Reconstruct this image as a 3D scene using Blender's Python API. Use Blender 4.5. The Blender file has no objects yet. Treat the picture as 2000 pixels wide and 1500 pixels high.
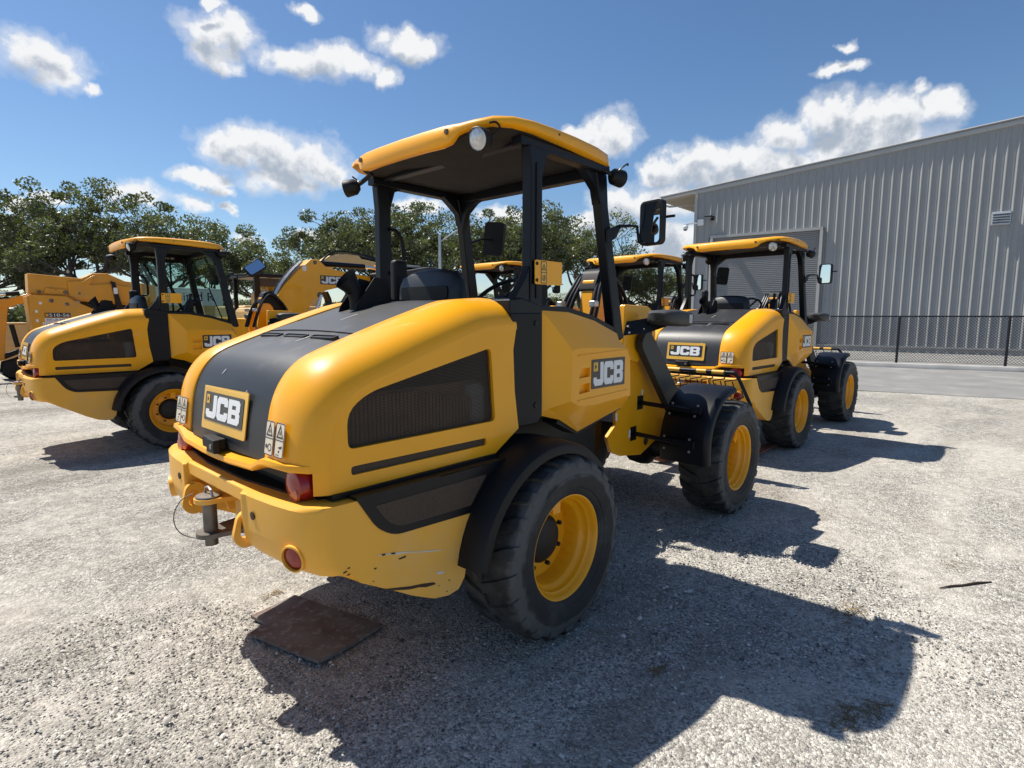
import bpy, bmesh, math, random
import numpy as np
from mathutils import Vector, Matrix
from mathutils.geometry import tessellate_polygon

random.seed(7)
rng = np.random.default_rng(7)
R = math.radians
sc = bpy.context.scene
COL = sc.collection

# ------------------------------------------------------------------ camera, sky, sun, exposure
CAM = Vector((-2.1745, -2.5045, 1.6114))
YAW, PITCH = R(42.20), R(6.913)
cam_d = bpy.data.cameras.new('camera')
cam_d.lens = 19.717
cam_d.sensor_width = 36.0
cam_d.clip_end = 3000
cam = bpy.data.objects.new('camera', cam_d)
COL.objects.link(cam)
fw = Vector((math.cos(YAW) * math.cos(PITCH), math.sin(YAW) * math.cos(PITCH), -math.sin(PITCH)))
rt = Vector((math.sin(YAW), -math.cos(YAW), 0))
up = rt.cross(fw)
m3 = Matrix((rt, up, -fw)).transposed()
cam.matrix_world = Matrix.Translation(CAM) @ m3.to_4x4()
sc.camera = cam

SUN_EL = R(57.3)
SUN_AZ = math.atan2(1.52, -0.40)          # direction towards the sun in the ground plane
SUN = Vector((math.cos(SUN_AZ) * math.cos(SUN_EL), math.sin(SUN_AZ) * math.cos(SUN_EL), math.sin(SUN_EL)))
SKY_STRENGTH = 0.070
CLOUD_LIT, CLOUD_SHADE = (9.8, 9.85, 9.9), (4.5, 5.1, 6.0)

world = bpy.data.worlds.new('World')
sc.world = world
world.use_nodes = True
wn, wl = world.node_tree.nodes, world.node_tree.links
wn.clear()


def N(nodes, typ, **kw):
    n = nodes.new(typ)
    for k, v in kw.items():
        setattr(n, k, v)
    return n


def mathn(nodes, links, op, a, b=None, c=None, clamp=False):
    n = nodes.new('ShaderNodeMath')
    n.operation = op
    n.use_clamp = clamp
    for i, v in enumerate((a, b, c)):
        if v is None:
            continue
        if isinstance(v, (int, float)):
            n.inputs[i].default_value = v
        else:
            links.new(v, n.inputs[i])
    return n.outputs[0]


# cumulus clouds: (azimuth, elevation, half width, half height) in degrees of the sky dome
CLOUDS = [(80.68, 18.54, 2.66, 1.38), (79.71, 17.6, 1.91, 0.95), (77.39, 16.99, 0.53, 0.32), (68.36, 22.98, 3.16, 1.25), (68.65, 21.52, 1.92, 1.15), (67.92, 20.74, 1.54, 0.59), (68.63, 24.71, 0.87, 0.34), (62.27, 21.73, 3.32, 1.12), (59.39, 22.26, 2.73, 1.28), (56.45, 21.89, 2.24, 0.93), (53.8, 21.39, 1.14, 0.71), (52.4, 23.89, 3.26, 1.13), (61.21, 25.5, 1.14, 0.49), (67.9, 14.37, 2.58, 1.62), (64.98, 14.68, 2.6, 1.73), (61.98, 14.13, 3.87, 2.11), (63.38, 12.29, 3.82, 1.38), (59.76, 13.43, 2.32, 1.52), (70.43, 11.83, 2.2, 0.66), (69.1, 10.93, 1.01, 0.42), (75.01, 10.0, 2.38, 0.88), (70.95, 9.71, 1.18, 0.55), (67.06, 7.1, 1.36, 0.62), (80.86, 9.04, 0.81, 0.45), (83.01, 8.15, 0.94, 0.52), (68.58, 9.62, 0.57, 0.34), (32.55, 16.87, 2.31, 1.79), (33.99, 15.93, 2.44, 1.31), (35.73, 17.0, 1.48, 0.52), (27.9, 13.42, 1.69, 1.5), (25.1, 13.47, 2.49, 1.82), (23.56, 14.65, 1.34, 0.77), (20.67, 13.97, 3.39, 1.68), (16.97, 15.43, 2.4, 1.68), (14.27, 16.64, 2.36, 1.61), (11.21, 15.61, 2.15, 1.74), (8.76, 15.77, 2.03, 1.47), (6.42, 15.71, 1.76, 1.22), (7.58, 17.17, 0.53, 0.57), (18.47, 12.71, 6.02, 2.1), (10.71, 13.62, 5.15, 1.93), (27.8, 10.48, 4.19, 1.83), (31.67, 10.63, 2.91, 1.39), (34.6, 8.81, 2.98, 1.19), (26.74, 7.16, 2.81, 1.88), (42.2, 9.85, 3.05, 0.76), (51.25, 10.68, 2.99, 0.65), (61.82, 7.46, 1.37, 0.46), (13.34, 19.78, 1.71, 0.44), (13.08, 21.33, 0.6, 0.39)]
for _k in range(13):                       # the same kind of sky carries on all round
    _az = 98 + _k * 20.5 + random.uniform(-5, 5)
    _el = random.uniform(12, 44)
    _w = random.uniform(2.5, 5.5)
    CLOUDS.append((_az, _el, _w, _w * .5))
    CLOUDS.append((_az + _w * .7, _el - .8, _w * .7, _w * .35))
CLOUDS = [((a + 180) % 360 - 180, e, w, h) for a, e, w, h in CLOUDS]

tc = N(wn, 'ShaderNodeTexCoord')
sky = N(wn, 'ShaderNodeTexSky', sky_type='NISHITA', sun_disc=False)
sky.sun_elevation = SUN_EL
sky.sun_rotation = math.pi / 2 - SUN_AZ
sky.air_density, sky.dust_density, sky.ozone_density = 1.0, 0.3, 4.0
sky_hs = N(wn, 'ShaderNodeHueSaturation')
sky_hs.inputs['Saturation'].default_value = 1.10
sky_hs.inputs['Value'].default_value = 1.22
wl.new(sky.outputs[0], sky_hs.inputs['Color'])
nz = N(wn, 'ShaderNodeVectorMath', operation='NORMALIZE')
wl.new(tc.outputs['Generated'], nz.inputs[0])
sp = N(wn, 'ShaderNodeSeparateXYZ')
wl.new(nz.outputs[0], sp.inputs[0])


def wnoise(scale, detail, rough):
    x = N(wn, 'ShaderNodeTexNoise')
    x.inputs['Scale'].default_value = scale
    x.inputs['Detail'].default_value = detail
    x.inputs['Roughness'].default_value = rough
    wl.new(nz.outputs[0], x.inputs['Vector'])
    return x


warp, fine = wnoise(16, 4, .60), wnoise(30, 6, .58)
ws = N(wn, 'ShaderNodeSeparateXYZ')
wl.new(warp.outputs['Color'], ws.inputs[0])
az0 = mathn(wn, wl, 'MULTIPLY', mathn(wn, wl, 'ARCTAN2', sp.outputs[1], sp.outputs[0]), 57.2958)
el0 = mathn(wn, wl, 'MULTIPLY', mathn(wn, wl, 'ARCSINE', sp.outputs[2]), 57.2958)
az = mathn(wn, wl, 'ADD', az0, mathn(wn, wl, 'MULTIPLY', mathn(wn, wl, 'SUBTRACT', ws.outputs[0], .5), 3.6))
el = mathn(wn, wl, 'ADD', el0, mathn(wn, wl, 'MULTIPLY', mathn(wn, wl, 'SUBTRACT', ws.outputs[1], .5), 3.0))
bumps = mathn(wn, wl, 'MULTIPLY', mathn(wn, wl, 'SUBTRACT', fine.outputs['Fac'], .455), 2.3)


def background(color):
    g = N(wn, 'ShaderNodeBackground')
    g.inputs['Strength'].default_value = SKY_STRENGTH
    wl.new(color, g.inputs['Color'])
    return g.outputs[0]


clear_sky = background(sky_hs.outputs[0])


def dome_point(lift):
    c = N(wn, 'ShaderNodeCombineXYZ')
    wl.new(az, c.inputs[0])
    wl.new(mathn(wn, wl, 'ADD', el, lift), c.inputs[1])
    return c.outputs[0]


dome = {k: dome_point(k) for k in (0, 1.3)}


def density(lst, lift):
    q = None
    for (a0, e0, wa, he) in lst:
        v = N(wn, 'ShaderNodeVectorMath', operation='MULTIPLY_ADD')
        wl.new(dome[lift], v.inputs[0])
        v.inputs[1].default_value = (1 / wa, 1 / he, 0)
        v.inputs[2].default_value = (-a0 / wa, -e0 / he, 0)
        d = N(wn, 'ShaderNodeVectorMath', operation='DOT_PRODUCT')
        wl.new(v.outputs[0], d.inputs[0])
        wl.new(v.outputs[0], d.inputs[1])
        q = d.outputs['Value'] if q is None else mathn(wn, wl, 'SMOOTH_MIN', q, d.outputs['Value'], .35)
    q = mathn(wn, wl, 'MINIMUM', q, 3.0)
    return mathn(wn, wl, 'MULTIPLY_ADD', q, -.75, mathn(wn, wl, 'ADD', bumps, .75))


def sector(lst):
    """sky of one slice of azimuth: only the clouds that reach into it"""
    if not lst:
        return clear_sky
    cov = N(wn, 'ShaderNodeMapRange', interpolation_type='SMOOTHSTEP')
    cov.inputs['From Min'].default_value, cov.inputs['From Max'].default_value = -.16, .62
    d0 = density(lst, 0)
    wl.new(d0, cov.inputs['Value'])
    veil = N(wn, 'ShaderNodeMapRange', interpolation_type='SMOOTHSTEP')      # thin vapour round each cloud
    veil.inputs['From Min'].default_value, veil.inputs['From Max'].default_value = -.75, .45
    veil.inputs['To Max'].default_value = .5
    wl.new(d0, veil.inputs['Value'])
    lit = N(wn, 'ShaderNodeMapRange', interpolation_type='SMOOTHSTEP')
    lit.inputs['From Min'].default_value, lit.inputs['From Max'].default_value = .20, 1.10
    wl.new(density(lst, 1.3), lit.inputs['Value'])
    ccol = N(wn, 'ShaderNodeMix', data_type='RGBA')
    ccol.inputs[6].default_value = (*CLOUD_LIT, 1)
    ccol.inputs[7].default_value = (*CLOUD_SHADE, 1)
    wl.new(lit.outputs[0], ccol.inputs[0])
    smix = N(wn, 'ShaderNodeMix', data_type='RGBA')
    wl.new(mathn(wn, wl, 'MULTIPLY', mathn(wn, wl, 'MAXIMUM', cov.outputs[0], veil.outputs[0]), .96), smix.inputs[0])
    wl.new(sky_hs.outputs[0], smix.inputs[6])
    wl.new(ccol.outputs[2], smix.inputs[7])
    return background(smix.outputs[2])


def tree_of(lo, hi):
    mem = [c for c in CLOUDS if any(lo - 3.5 - c[2] * 1.7 < c[0] + k < hi + 3.5 + c[2] * 1.7 for k in (-360, 0, 360))]
    if hi - lo <= 11.3 or len(mem) <= 3:
        return sector(mem)
    mid = (lo + hi) / 2
    a, b = tree_of(lo, mid), tree_of(mid, hi)
    m_ = N(wn, 'ShaderNodeMixShader')
    wl.new(mathn(wn, wl, 'GREATER_THAN', az0, mid), m_.inputs[0])
    wl.new(a, m_.inputs[1])
    wl.new(b, m_.inputs[2])
    return m_.outputs[0]


cloudy = tree_of(-180, 180)
band = mathn(wn, wl, 'LESS_THAN', mathn(wn, wl, 'ABSOLUTE', mathn(wn, wl, 'SUBTRACT', el0, 27.0)), 28.0)
top_mix = N(wn, 'ShaderNodeMixShader')
wl.new(band, top_mix.inputs[0])
wl.new(clear_sky, top_mix.inputs[1])
wl.new(cloudy, top_mix.inputs[2])
wo = N(wn, 'ShaderNodeOutputWorld')
wl.new(top_mix.outputs[0], wo.inputs[0])
world.cycles.sampling_method = 'MANUAL'
world.cycles.sample_map_resolution = 512

sun_d = bpy.data.lights.new('sun', 'SUN')
sun_d.energy = 5.0
sun_d.angle = R(.53)
sun_d.color = (1, .95, .86)
sun = bpy.data.objects.new('sun', sun_d)
COL.objects.link(sun)
sun.rotation_euler = (-SUN).to_track_quat('-Z', 'Y').to_euler()
sun.location = SUN * 60

sc.view_settings.view_transform = 'Standard'
sc.view_settings.look = 'None'
sc.view_settings.exposure = 0.45
sc.view_settings.gamma = 1.0
sc.render.engine = 'CYCLES'
sc.cycles.use_denoising = True
sc.cycles.max_bounces = 8
sc.cycles.transparent_max_bounces = 16
sc.cycles.sample_clamp_indirect = 8

# ------------------------------------------------------------------ materials
M = {}


def mat(name, col, rough=.5, metal=0.0, coat=0.0, spec=.5, noise=None, bump=None, dust=None, emit=None, trans=0.0, coat_rough=.08):
    """noise=(scale, amount) tints the colour; bump=(scale, strength, distance); dust=(colour, scale, lo, hi, max)"""
    m = bpy.data.materials.new(name)
    m.use_nodes = True
    n, l = m.node_tree.nodes, m.node_tree.links
    b = n['Principled BSDF']
    b.inputs['Base Color'].default_value = (*col, 1)
    b.inputs['Roughness'].default_value = rough
    b.inputs['Metallic'].default_value = metal
    b.inputs['Coat Weight'].default_value = coat
    b.inputs['Coat Roughness'].default_value = coat_rough
    b.inputs['Specular IOR Level'].default_value = spec
    b.inputs['Transmission Weight'].default_value = trans
    out = None
    t = N(n, 'ShaderNodeTexCoord')
    if noise or dust:
        base = N(n, 'ShaderNodeRGB')
        base.outputs[0].default_value = (*col, 1)
        out = base.outputs[0]
    if noise:
        nt = N(n, 'ShaderNodeTexNoise')
        nt.inputs['Scale'].default_value = noise[0]
        nt.inputs['Detail'].default_value = 6
        l.new(t.outputs['Object'], nt.inputs['Vector'])
        mr = N(n, 'ShaderNodeMapRange')
        mr.inputs['From Min'].default_value, mr.inputs['From Max'].default_value = .3, .7
        mr.inputs['To Min'].default_value, mr.inputs['To Max'].default_value = 1 - noise[1], 1 + noise[1]
        l.new(nt.outputs['Fac'], mr.inputs['Value'])
        vm = N(n, 'ShaderNodeVectorMath', operation='SCALE')
        l.new(out, vm.inputs[0])
        l.new(mr.outputs[0], vm.inputs['Scale'])
        out = vm.outputs[0]
    if dust:
        nt = N(n, 'ShaderNodeTexNoise')
        nt.inputs['Scale'].default_value = dust[1]
        nt.inputs['Detail'].default_value = 8
        nt.inputs['Roughness'].default_value = .65
        l.new(t.outputs['Object'], nt.inputs['Vector'])
        mr = N(n, 'ShaderNodeMapRange', interpolation_type='SMOOTHSTEP')
        mr.inputs['From Min'].default_value, mr.inputs['From Max'].default_value = dust[2], dust[3]
        mr.inputs['To Max'].default_value = dust[4]
        l.new(nt.outputs['Fac'], mr.inputs['Value'])
        mx = N(n, 'ShaderNodeMix', data_type='RGBA')
        l.new(mr.outputs[0], mx.inputs[0])
        l.new(out, mx.inputs[6])
        mx.inputs[7].default_value = (*dust[0], 1)
        out = mx.outputs[2]
        rr = N(n, 'ShaderNodeMapRange')
        rr.inputs['To Min'].default_value, rr.inputs['To Max'].default_value = rough, min(1, rough + .45)
        l.new(mr.outputs[0], rr.inputs['Value'])
        l.new(rr.outputs[0], b.inputs['Roughness'])
    if out is not None:
        l.new(out, b.inputs['Base Color'])
    if bump:
        nt = N(n, 'ShaderNodeTexNoise')
        nt.inputs['Scale'].default_value = bump[0]
        nt.inputs['Detail'].default_value = 4
        l.new(t.outputs['Object'], nt.inputs['Vector'])
        bp = N(n, 'ShaderNodeBump')
        bp.inputs['Strength'].default_value = bump[1]
        bp.inputs['Distance'].default_value = bump[2]
        l.new(nt.outputs['Fac'], bp.inputs['Height'])
        l.new(bp.outputs[0], b.inputs['Normal'])
        l.new(bp.outputs[0], b.inputs['Coat Normal'])
    if emit:
        b.inputs['Emission Color'].default_value = (*emit, 1)
        b.inputs['Emission Strength'].default_value = 1
    M[name] = m
    return m


YEL = (.93, .405, .004)
mat('yellow', YEL, .42, spec=.35, coat=.35, coat_rough=.03, noise=(2.2, .04), dust=((.70, .46, .15), 3.1, .5, .85, .15), bump=(90, .03, .004))
mat('yellow_cast', (.86, .42, .035), .5, coat=.1, noise=(3, .05), dust=((.66, .47, .22), 2.4, .42, .8, .5), bump=(25, .06, .01))
mat('yellow_old', (.70, .30, .012), .5, coat=.1, noise=(2.5, .08), dust=((.45, .3, .13), 2.2, .45, .75, .5))
mat('tan_paint', (.66, .43, .17), .5, noise=(2.5, .08), dust=((.5, .4, .27), 2.2, .45, .75, .5))
mat('hood_black', (.024, .025, .028), .46, noise=(4, .12), dust=((.16, .15, .14), 5, .55, .85, .35), bump=(180, .05, .004))
mat('black', (.005, .0055, .008), .40, spec=.3, noise=(5, .1), dust=((.08, .075, .07), 6, .6, .9, .15))
mat('black_matt', (.008, .008, .009), .55, spec=.3, dust=((.09, .08, .07), 6, .55, .9, .2))
mat('charcoal', (.036, .036, .033), .55, noise=(3, .1), dust=((.14, .12, .1), 4, .5, .85, .3))
mat('liner', (.022, .019, .017), .85, noise=(6, .2), bump=(40, .2, .01))
mat('rubber', (.014, .014, .015), .7, noise=(9, .15), dust=((.085, .082, .078), 5.5, .42, .75, .6), bump=(60, .15, .01))


def tyre_mat():
    m = M['rubber'].copy()
    m.name = 'tyre_rubber'
    n, l = m.node_tree.nodes, m.node_tree.links
    b = n['Principled BSDF']
    old = b.inputs['Base Color'].links[0].from_socket
    t = N(n, 'ShaderNodeTexCoord')
    mu = N(n, 'ShaderNodeVectorMath', operation='MULTIPLY')
    mu.inputs[1].default_value = (1, 0, 1)
    l.new(t.outputs['Object'], mu.inputs[0])
    ln = N(n, 'ShaderNodeVectorMath', operation='LENGTH')
    l.new(mu.outputs[0], ln.inputs[0])
    nt = N(n, 'ShaderNodeTexNoise')
    nt.inputs['Scale'].default_value, nt.inputs['Detail'].default_value = 16, 6
    l.new(t.outputs['Object'], nt.inputs['Vector'])
    r = mathn(n, l, 'MULTIPLY_ADD', mathn(n, l, 'SUBTRACT', nt.outputs['Fac'], .5), .07, ln.outputs['Value'])
    d = mathn(n, l, 'ABSOLUTE', mathn(n, l, 'SUBTRACT', r, .405))
    mr = N(n, 'ShaderNodeMapRange', interpolation_type='SMOOTHSTEP')
    mr.inputs['From Min'].default_value, mr.inputs['From Max'].default_value = .045, .02
    mr.inputs['To Max'].default_value = .6
    l.new(d, mr.inputs['Value'])
    mx = N(n, 'ShaderNodeMix', data_type='RGBA')
    l.new(mr.outputs[0], mx.inputs[0])
    l.new(old, mx.inputs[6])
    mx.inputs[7].default_value = (.125, .122, .12, 1)
    l.new(mx.outputs[2], b.inputs['Base Color'])
    M['tyre_rubber'] = m


tyre_mat()
mat('seat_vinyl', (.014, .015, .018), .45)
mat('hub_black', (.012, .012, .012), .6, dust=((.08, .07, .06), 14, .5, .8, .4))
mat('steel', (.35, .34, .33), .38, metal=1, noise=(8, .2))
mat('worn_steel', (.16, .145, .13), .5, metal=.7, noise=(14, .35), dust=((.13, .06, .03), 9, .5, .75, .8))
mat('chrome', (.75, .75, .76), .12, metal=1)
mat('mirror_glass', (.86, .88, .9), .015, metal=1)
mat('lens_clear', (.55, .56, .56), .18, spec=.8, metal=.3, coat=1, noise=(60, .25))
mat('lens_red', (.30, .008, .006), .25, coat=.4, noise=(40, .2))
mat('lens_amber', (.42, .06, .01), .25, coat=.3)
mat('decal_white', (.80, .80, .80), .35, dust=((.5, .48, .44), 8, .55, .9, .3))
mat('decal_cream', (.72, .62, .48), .4)
mat('decal_yellow', (.78, .43, .045), .35, coat=.3, dust=((.7, .52, .25), 9, .5, .85, .3))
mat('decal_black', (.018, .018, .02), .35, coat=.2)
mat('scratch_light', (.62, .57, .48), .6)
mat('scratch_dark', (.05, .025, .015), .8)
mat('radiator', (.38, .22, .11), .8, noise=(12, .25))
mat('filter_white', (.6, .6, .58), .5)
mat('rust_fork', (.17, .055, .03), .8, noise=(9, .35), dust=((.3, .2, .15), 5, .5, .8, .4))
mat('concrete', (.42, .41, .39), .9, noise=(1.6, .14), bump=(45, .2, .01), dust=((.25, .24, .23), 3, .5, .75, .5))
mat('clad_grey', (.32, .32, .315), .42, noise=(.6, .05), spec=.4)
mat('trim_grey', (.40, .395, .375), .45, noise=(.8, .05))
mat('soffit_tan', (.42, .36, .28), .7)
mat('door_grey', (.23, .23, .228), .45, noise=(.7, .05))
mat('galv', (.5, .52, .54), .35, metal=.7, noise=(5, .12))
mat('fence_black', (.006, .006, .012), .5)
mat('white_paint', (.75, .76, .76), .5, noise=(2, .05))
mat('wood_tan', (.45, .34, .21), .8, noise=(5, .2))
mat('letter_blue', (.015, .04, .10), .5)
mat('drum_orange', (.62, .22, .06), .5)
mat('twig_brown', (.06, .038, .025), .9)
mat('dry_grass', (.20, .14, .065), .9)
mat('bark', (.085, .072, .06), .95, noise=(5, .3), bump=(12, .6, .04))


def glass_mat(name, tint, refl):
    m = bpy.data.materials.new(name)
    m.use_nodes = True
    n, l = m.node_tree.nodes, m.node_tree.links
    n.clear()
    tr = N(n, 'ShaderNodeBsdfTransparent')
    tr.inputs[0].default_value = (*tint, 1)
    gl_ = N(n, 'ShaderNodeBsdfGlossy')
    gl_.inputs['Roughness'].default_value = .02
    fr = N(n, 'ShaderNodeLayerWeight')
    fr.inputs['Blend'].default_value = .5
    fac = mathn(n, l, 'MULTIPLY_ADD', mathn(n, l, 'POWER', fr.outputs['Facing'], 4.0), refl * 2.5, refl * .35)
    mx = N(n, 'ShaderNodeMixShader')
    o = N(n, 'ShaderNodeOutputMaterial')
    l.new(fac, mx.inputs[0])
    l.new(tr.outputs[0], mx.inputs[1])
    l.new(gl_.outputs[0], mx.inputs[2])
    l.new(mx.outputs[0], o.inputs[0])
    M[name] = m


glass_mat('glass', (.60, .72, .69), .10)
glass_mat('glass_dark', (.25, .30, .30), .3)


def grille_mat():
    m = bpy.data.materials.new('grille')
    m.use_nodes = True
    n, l = m.node_tree.nodes, m.node_tree.links
    b = n['Principled BSDF']
    b.inputs['Base Color'].default_value = (.030, .019, .012, 1)
    b.inputs['Roughness'].default_value = .55
    t = N(n, 'ShaderNodeTexCoord')
    mp = N(n, 'ShaderNodeVectorMath', operation='SCALE')
    mp.inputs['Scale'].default_value = 160
    l.new(t.outputs['Object'], mp.inputs[0])
    sv = N(n, 'ShaderNodeSeparateXYZ')
    l.new(mp.outputs[0], sv.inputs[0])
    a = mathn(n, l, 'ABSOLUTE', mathn(n, l, 'SUBTRACT', mathn(n, l, 'FRACT', sv.outputs[0]), .5))
    c = mathn(n, l, 'ABSOLUTE', mathn(n, l, 'SUBTRACT', mathn(n, l, 'FRACT', sv.outputs[2]), .5))
    h = mathn(n, l, 'LESS_THAN', mathn(n, l, 'MAXIMUM', a, c), .36)
    tr = N(n, 'ShaderNodeBsdfTransparent')
    mx = N(n, 'ShaderNodeMixShader')
    l.new(h, mx.inputs[0])
    l.new(b.outputs[0], mx.inputs[1])
    l.new(tr.outputs[0], mx.inputs[2])
    l.new(mx.outputs[0], n['Material Output'].inputs[0])
    M['grille'] = m


grille_mat()
mat('grille_solid', (.052, .034, .022), .7, noise=(180, .4), dust=((.12, .08, .05), 4, .45, .8, .4), bump=(400, .5, .003))


def leaf_mat(name, c1, c2):
    m = bpy.data.materials.new(name)
    m.use_nodes = True
    n, l = m.node_tree.nodes, m.node_tree.links
    b = n['Principled BSDF']
    g = N(n, 'ShaderNodeNewGeometry')
    mx = N(n, 'ShaderNodeMix', data_type='RGBA')
    l.new(g.outputs['Random Per Island'], mx.inputs[0])
    mx.inputs[6].default_value = (*c1, 1)
    mx.inputs[7].default_value = (*c2, 1)
    l.new(mx.outputs[2], b.inputs['Base Color'])
    b.inputs['Roughness'].default_value = .45
    tl = N(n, 'ShaderNodeBsdfTranslucent')
    tv = N(n, 'ShaderNodeVectorMath', operation='MULTIPLY')
    l.new(mx.outputs[2], tv.inputs[0])
    tv.inputs[1].default_value = (1.3, 1.5, .5)
    l.new(tv.outputs[0], tl.inputs[0])
    ms = N(n, 'ShaderNodeMixShader')
    ms.inputs[0].default_value = .3
    l.new(b.outputs[0], ms.inputs[1])
    l.new(tl.outputs[0], ms.inputs[2])
    l.new(ms.outputs[0], n['Material Output'].inputs[0])
    M[name] = m


leaf_mat('oak_leaf', (.055, .068, .030), (.145, .155, .082))
leaf_mat('oak_leaf_light', (.075, .09, .038), (.19, .20, .11))


def gravel_mat():
    m = bpy.data.materials.new('gravel')
    m.use_nodes = True
    n, l = m.node_tree.nodes, m.node_tree.links
    b = n['Principled BSDF']
    b.inputs['Roughness'].default_value = .95
    b.inputs['Specular IOR Level'].default_value = .2
    t = N(n, 'ShaderNodeTexCoord')
    P = t.outputs['Object']

    def noise(s, d=5, r=.6):
        x = N(n, 'ShaderNodeTexNoise')
        x.inputs['Scale'].default_value = s
        x.inputs['Detail'].default_value = d
        x.inputs['Roughness'].default_value = r
        l.new(P, x.inputs['Vector'])
        return x.outputs['Fac']

    def vor(s):
        x = N(n, 'ShaderNodeTexVoronoi')
        x.inputs['Scale'].default_value = s
        l.new(P, x.inputs['Vector'])
        return x

    def ramp(f, pts):
        r = N(n, 'ShaderNodeValToRGB')
        while len(r.color_ramp.elements) < len(pts):
            r.color_ramp.elements.new(.5)
        for e, (p, c) in zip(r.color_ramp.elements, pts):
            e.position = p
            e.color = (*c, 1)
        l.new(f, r.inputs[0])
        return r.outputs[0]

    def mix(f, a, c, mode='MIX'):
        x = N(n, 'ShaderNodeMix', data_type='RGBA', blend_type=mode)
        for s, v in ((0, f), (6, a), (7, c)):
            if isinstance(v, (int, float)):
                x.inputs[s].default_value = v
            elif isinstance(v, tuple):
                x.inputs[s].default_value = (*v, 1)
            else:
                l.new(v, x.inputs[s])
        return x.outputs[2]

    v1, v2 = vor(80), vor(150)
    sep1 = N(n, 'ShaderNodeSeparateColor')
    l.new(v1.outputs['Color'], sep1.inputs[0])
    sep2 = N(n, 'ShaderNodeSeparateColor')
    l.new(v2.outputs['Color'], sep2.inputs[0])
    stone1 = ramp(sep1.outputs[0], [(0, (.075, .072, .07)), (.3, (.27, .255, .235)), (.65, (.47, .45, .41)), (1, (.78, .75, .69))])
    stone2 = ramp(sep2.outputs[1], [(0, (.10, .095, .09)), (.5, (.37, .35, .32)), (1, (.66, .63, .58))])
    stones = mix(noise(7), stone1, stone2)
    fines = ramp(noise(9, 8, .7), [(.3, (.37, .34, .30)), (.7, (.60, .565, .51))])
    mr = N(n, 'ShaderNodeMapRange', interpolation_type='SMOOTHSTEP')
    mr.inputs['From Min'].default_value, mr.inputs['From Max'].default_value = .46, .64
    l.new(noise(1.15, 6, .62), mr.inputs['Value'])
    mpg = N(n, 'ShaderNodeMapping')
    mpg.inputs['Rotation'].default_value = (0, 0, R(-14))
    mpg.inputs['Scale'].default_value = (.22, 1.5, 1)
    l.new(P, mpg.inputs['Vector'])
    lane = N(n, 'ShaderNodeTexNoise')
    lane.inputs['Scale'].default_value, lane.inputs['Detail'].default_value = 1.0, 5
    l.new(mpg.outputs[0], lane.inputs['Vector'])
    ml = N(n, 'ShaderNodeMapRange', interpolation_type='SMOOTHSTEP')
    ml.inputs['From Min'].default_value, ml.inputs['From Max'].default_value = .46, .62
    l.new(lane.outputs['Fac'], ml.inputs['Value'])
    sandy = mathn(n, l, 'MULTIPLY', mathn(n, l, 'MAXIMUM', mr.outputs[0], mathn(n, l, 'MULTIPLY', ml.outputs[0], .8)), .6)
    col = mix(sandy, stones, fines)
    mr2 = N(n, 'ShaderNodeMapRange', interpolation_type='SMOOTHSTEP')
    mr2.inputs['From Min'].default_value, mr2.inputs['From Max'].default_value = .55, .72
    l.new(noise(.45, 7, .6), mr2.inputs['Value'])
    col = mix(mathn(n, l, 'MULTIPLY', mr2.outputs[0], .5), col, (.19, .155, .115))
    md = N(n, 'ShaderNodeMapRange', interpolation_type='SMOOTHSTEP')
    md.inputs['From Min'].default_value, md.inputs['From Max'].default_value = .44, .30
    l.new(lane.outputs['Fac'], md.inputs['Value'])
    col = mix(mathn(n, l, 'MULTIPLY', md.outputs[0], .45), col, (.20, .18, .155))
    mr3 = N(n, 'ShaderNodeMapRange', interpolation_type='SMOOTHSTEP')
    mr3.inputs['From Min'].default_value, mr3.inputs['From Max'].default_value = .3, .7
    mr3.inputs['To Min'].default_value, mr3.inputs['To Max'].default_value = .80, 1.22
    l.new(mathn(n, l, 'MULTIPLY_ADD', mathn(n, l, 'SUBTRACT', noise(11, 3, .7), .5), .9, noise(.22, 4)), mr3.inputs['Value'])
    sc_ = N(n, 'ShaderNodeVectorMath', operation='SCALE')
    tint = N(n, 'ShaderNodeVectorMath', operation='MULTIPLY')
    l.new(col, tint.inputs[0])
    tint.inputs[1].default_value = (.93, .918, .888)
    l.new(tint.outputs[0], sc_.inputs[0])
    l.new(mr3.outputs[0], sc_.inputs['Scale'])
    l.new(sc_.outputs[0], b.inputs['Base Color'])
    h = mathn(n, l, 'ADD', mathn(n, l, 'MULTIPLY', v1.outputs['Distance'], -1.0), mathn(n, l, 'MULTIPLY', v2.outputs['Distance'], -.6))
    h = mathn(n, l, 'MULTIPLY', h, mathn(n, l, 'SUBTRACT', 1.0, mathn(n, l, 'MULTIPLY', sandy, .7)))
    h = mathn(n, l, 'ADD', h, mathn(n, l, 'MULTIPLY', noise(14, 4), 1.2))
    bp = N(n, 'ShaderNodeBump')
    bp.inputs['Strength'].default_value = .75
    bp.inputs['Distance'].default_value = .012
    l.new(h, bp.inputs['Height'])
    l.new(bp.outputs[0], b.inputs['Normal'])
    M['gravel'] = m


gravel_mat()


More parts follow.
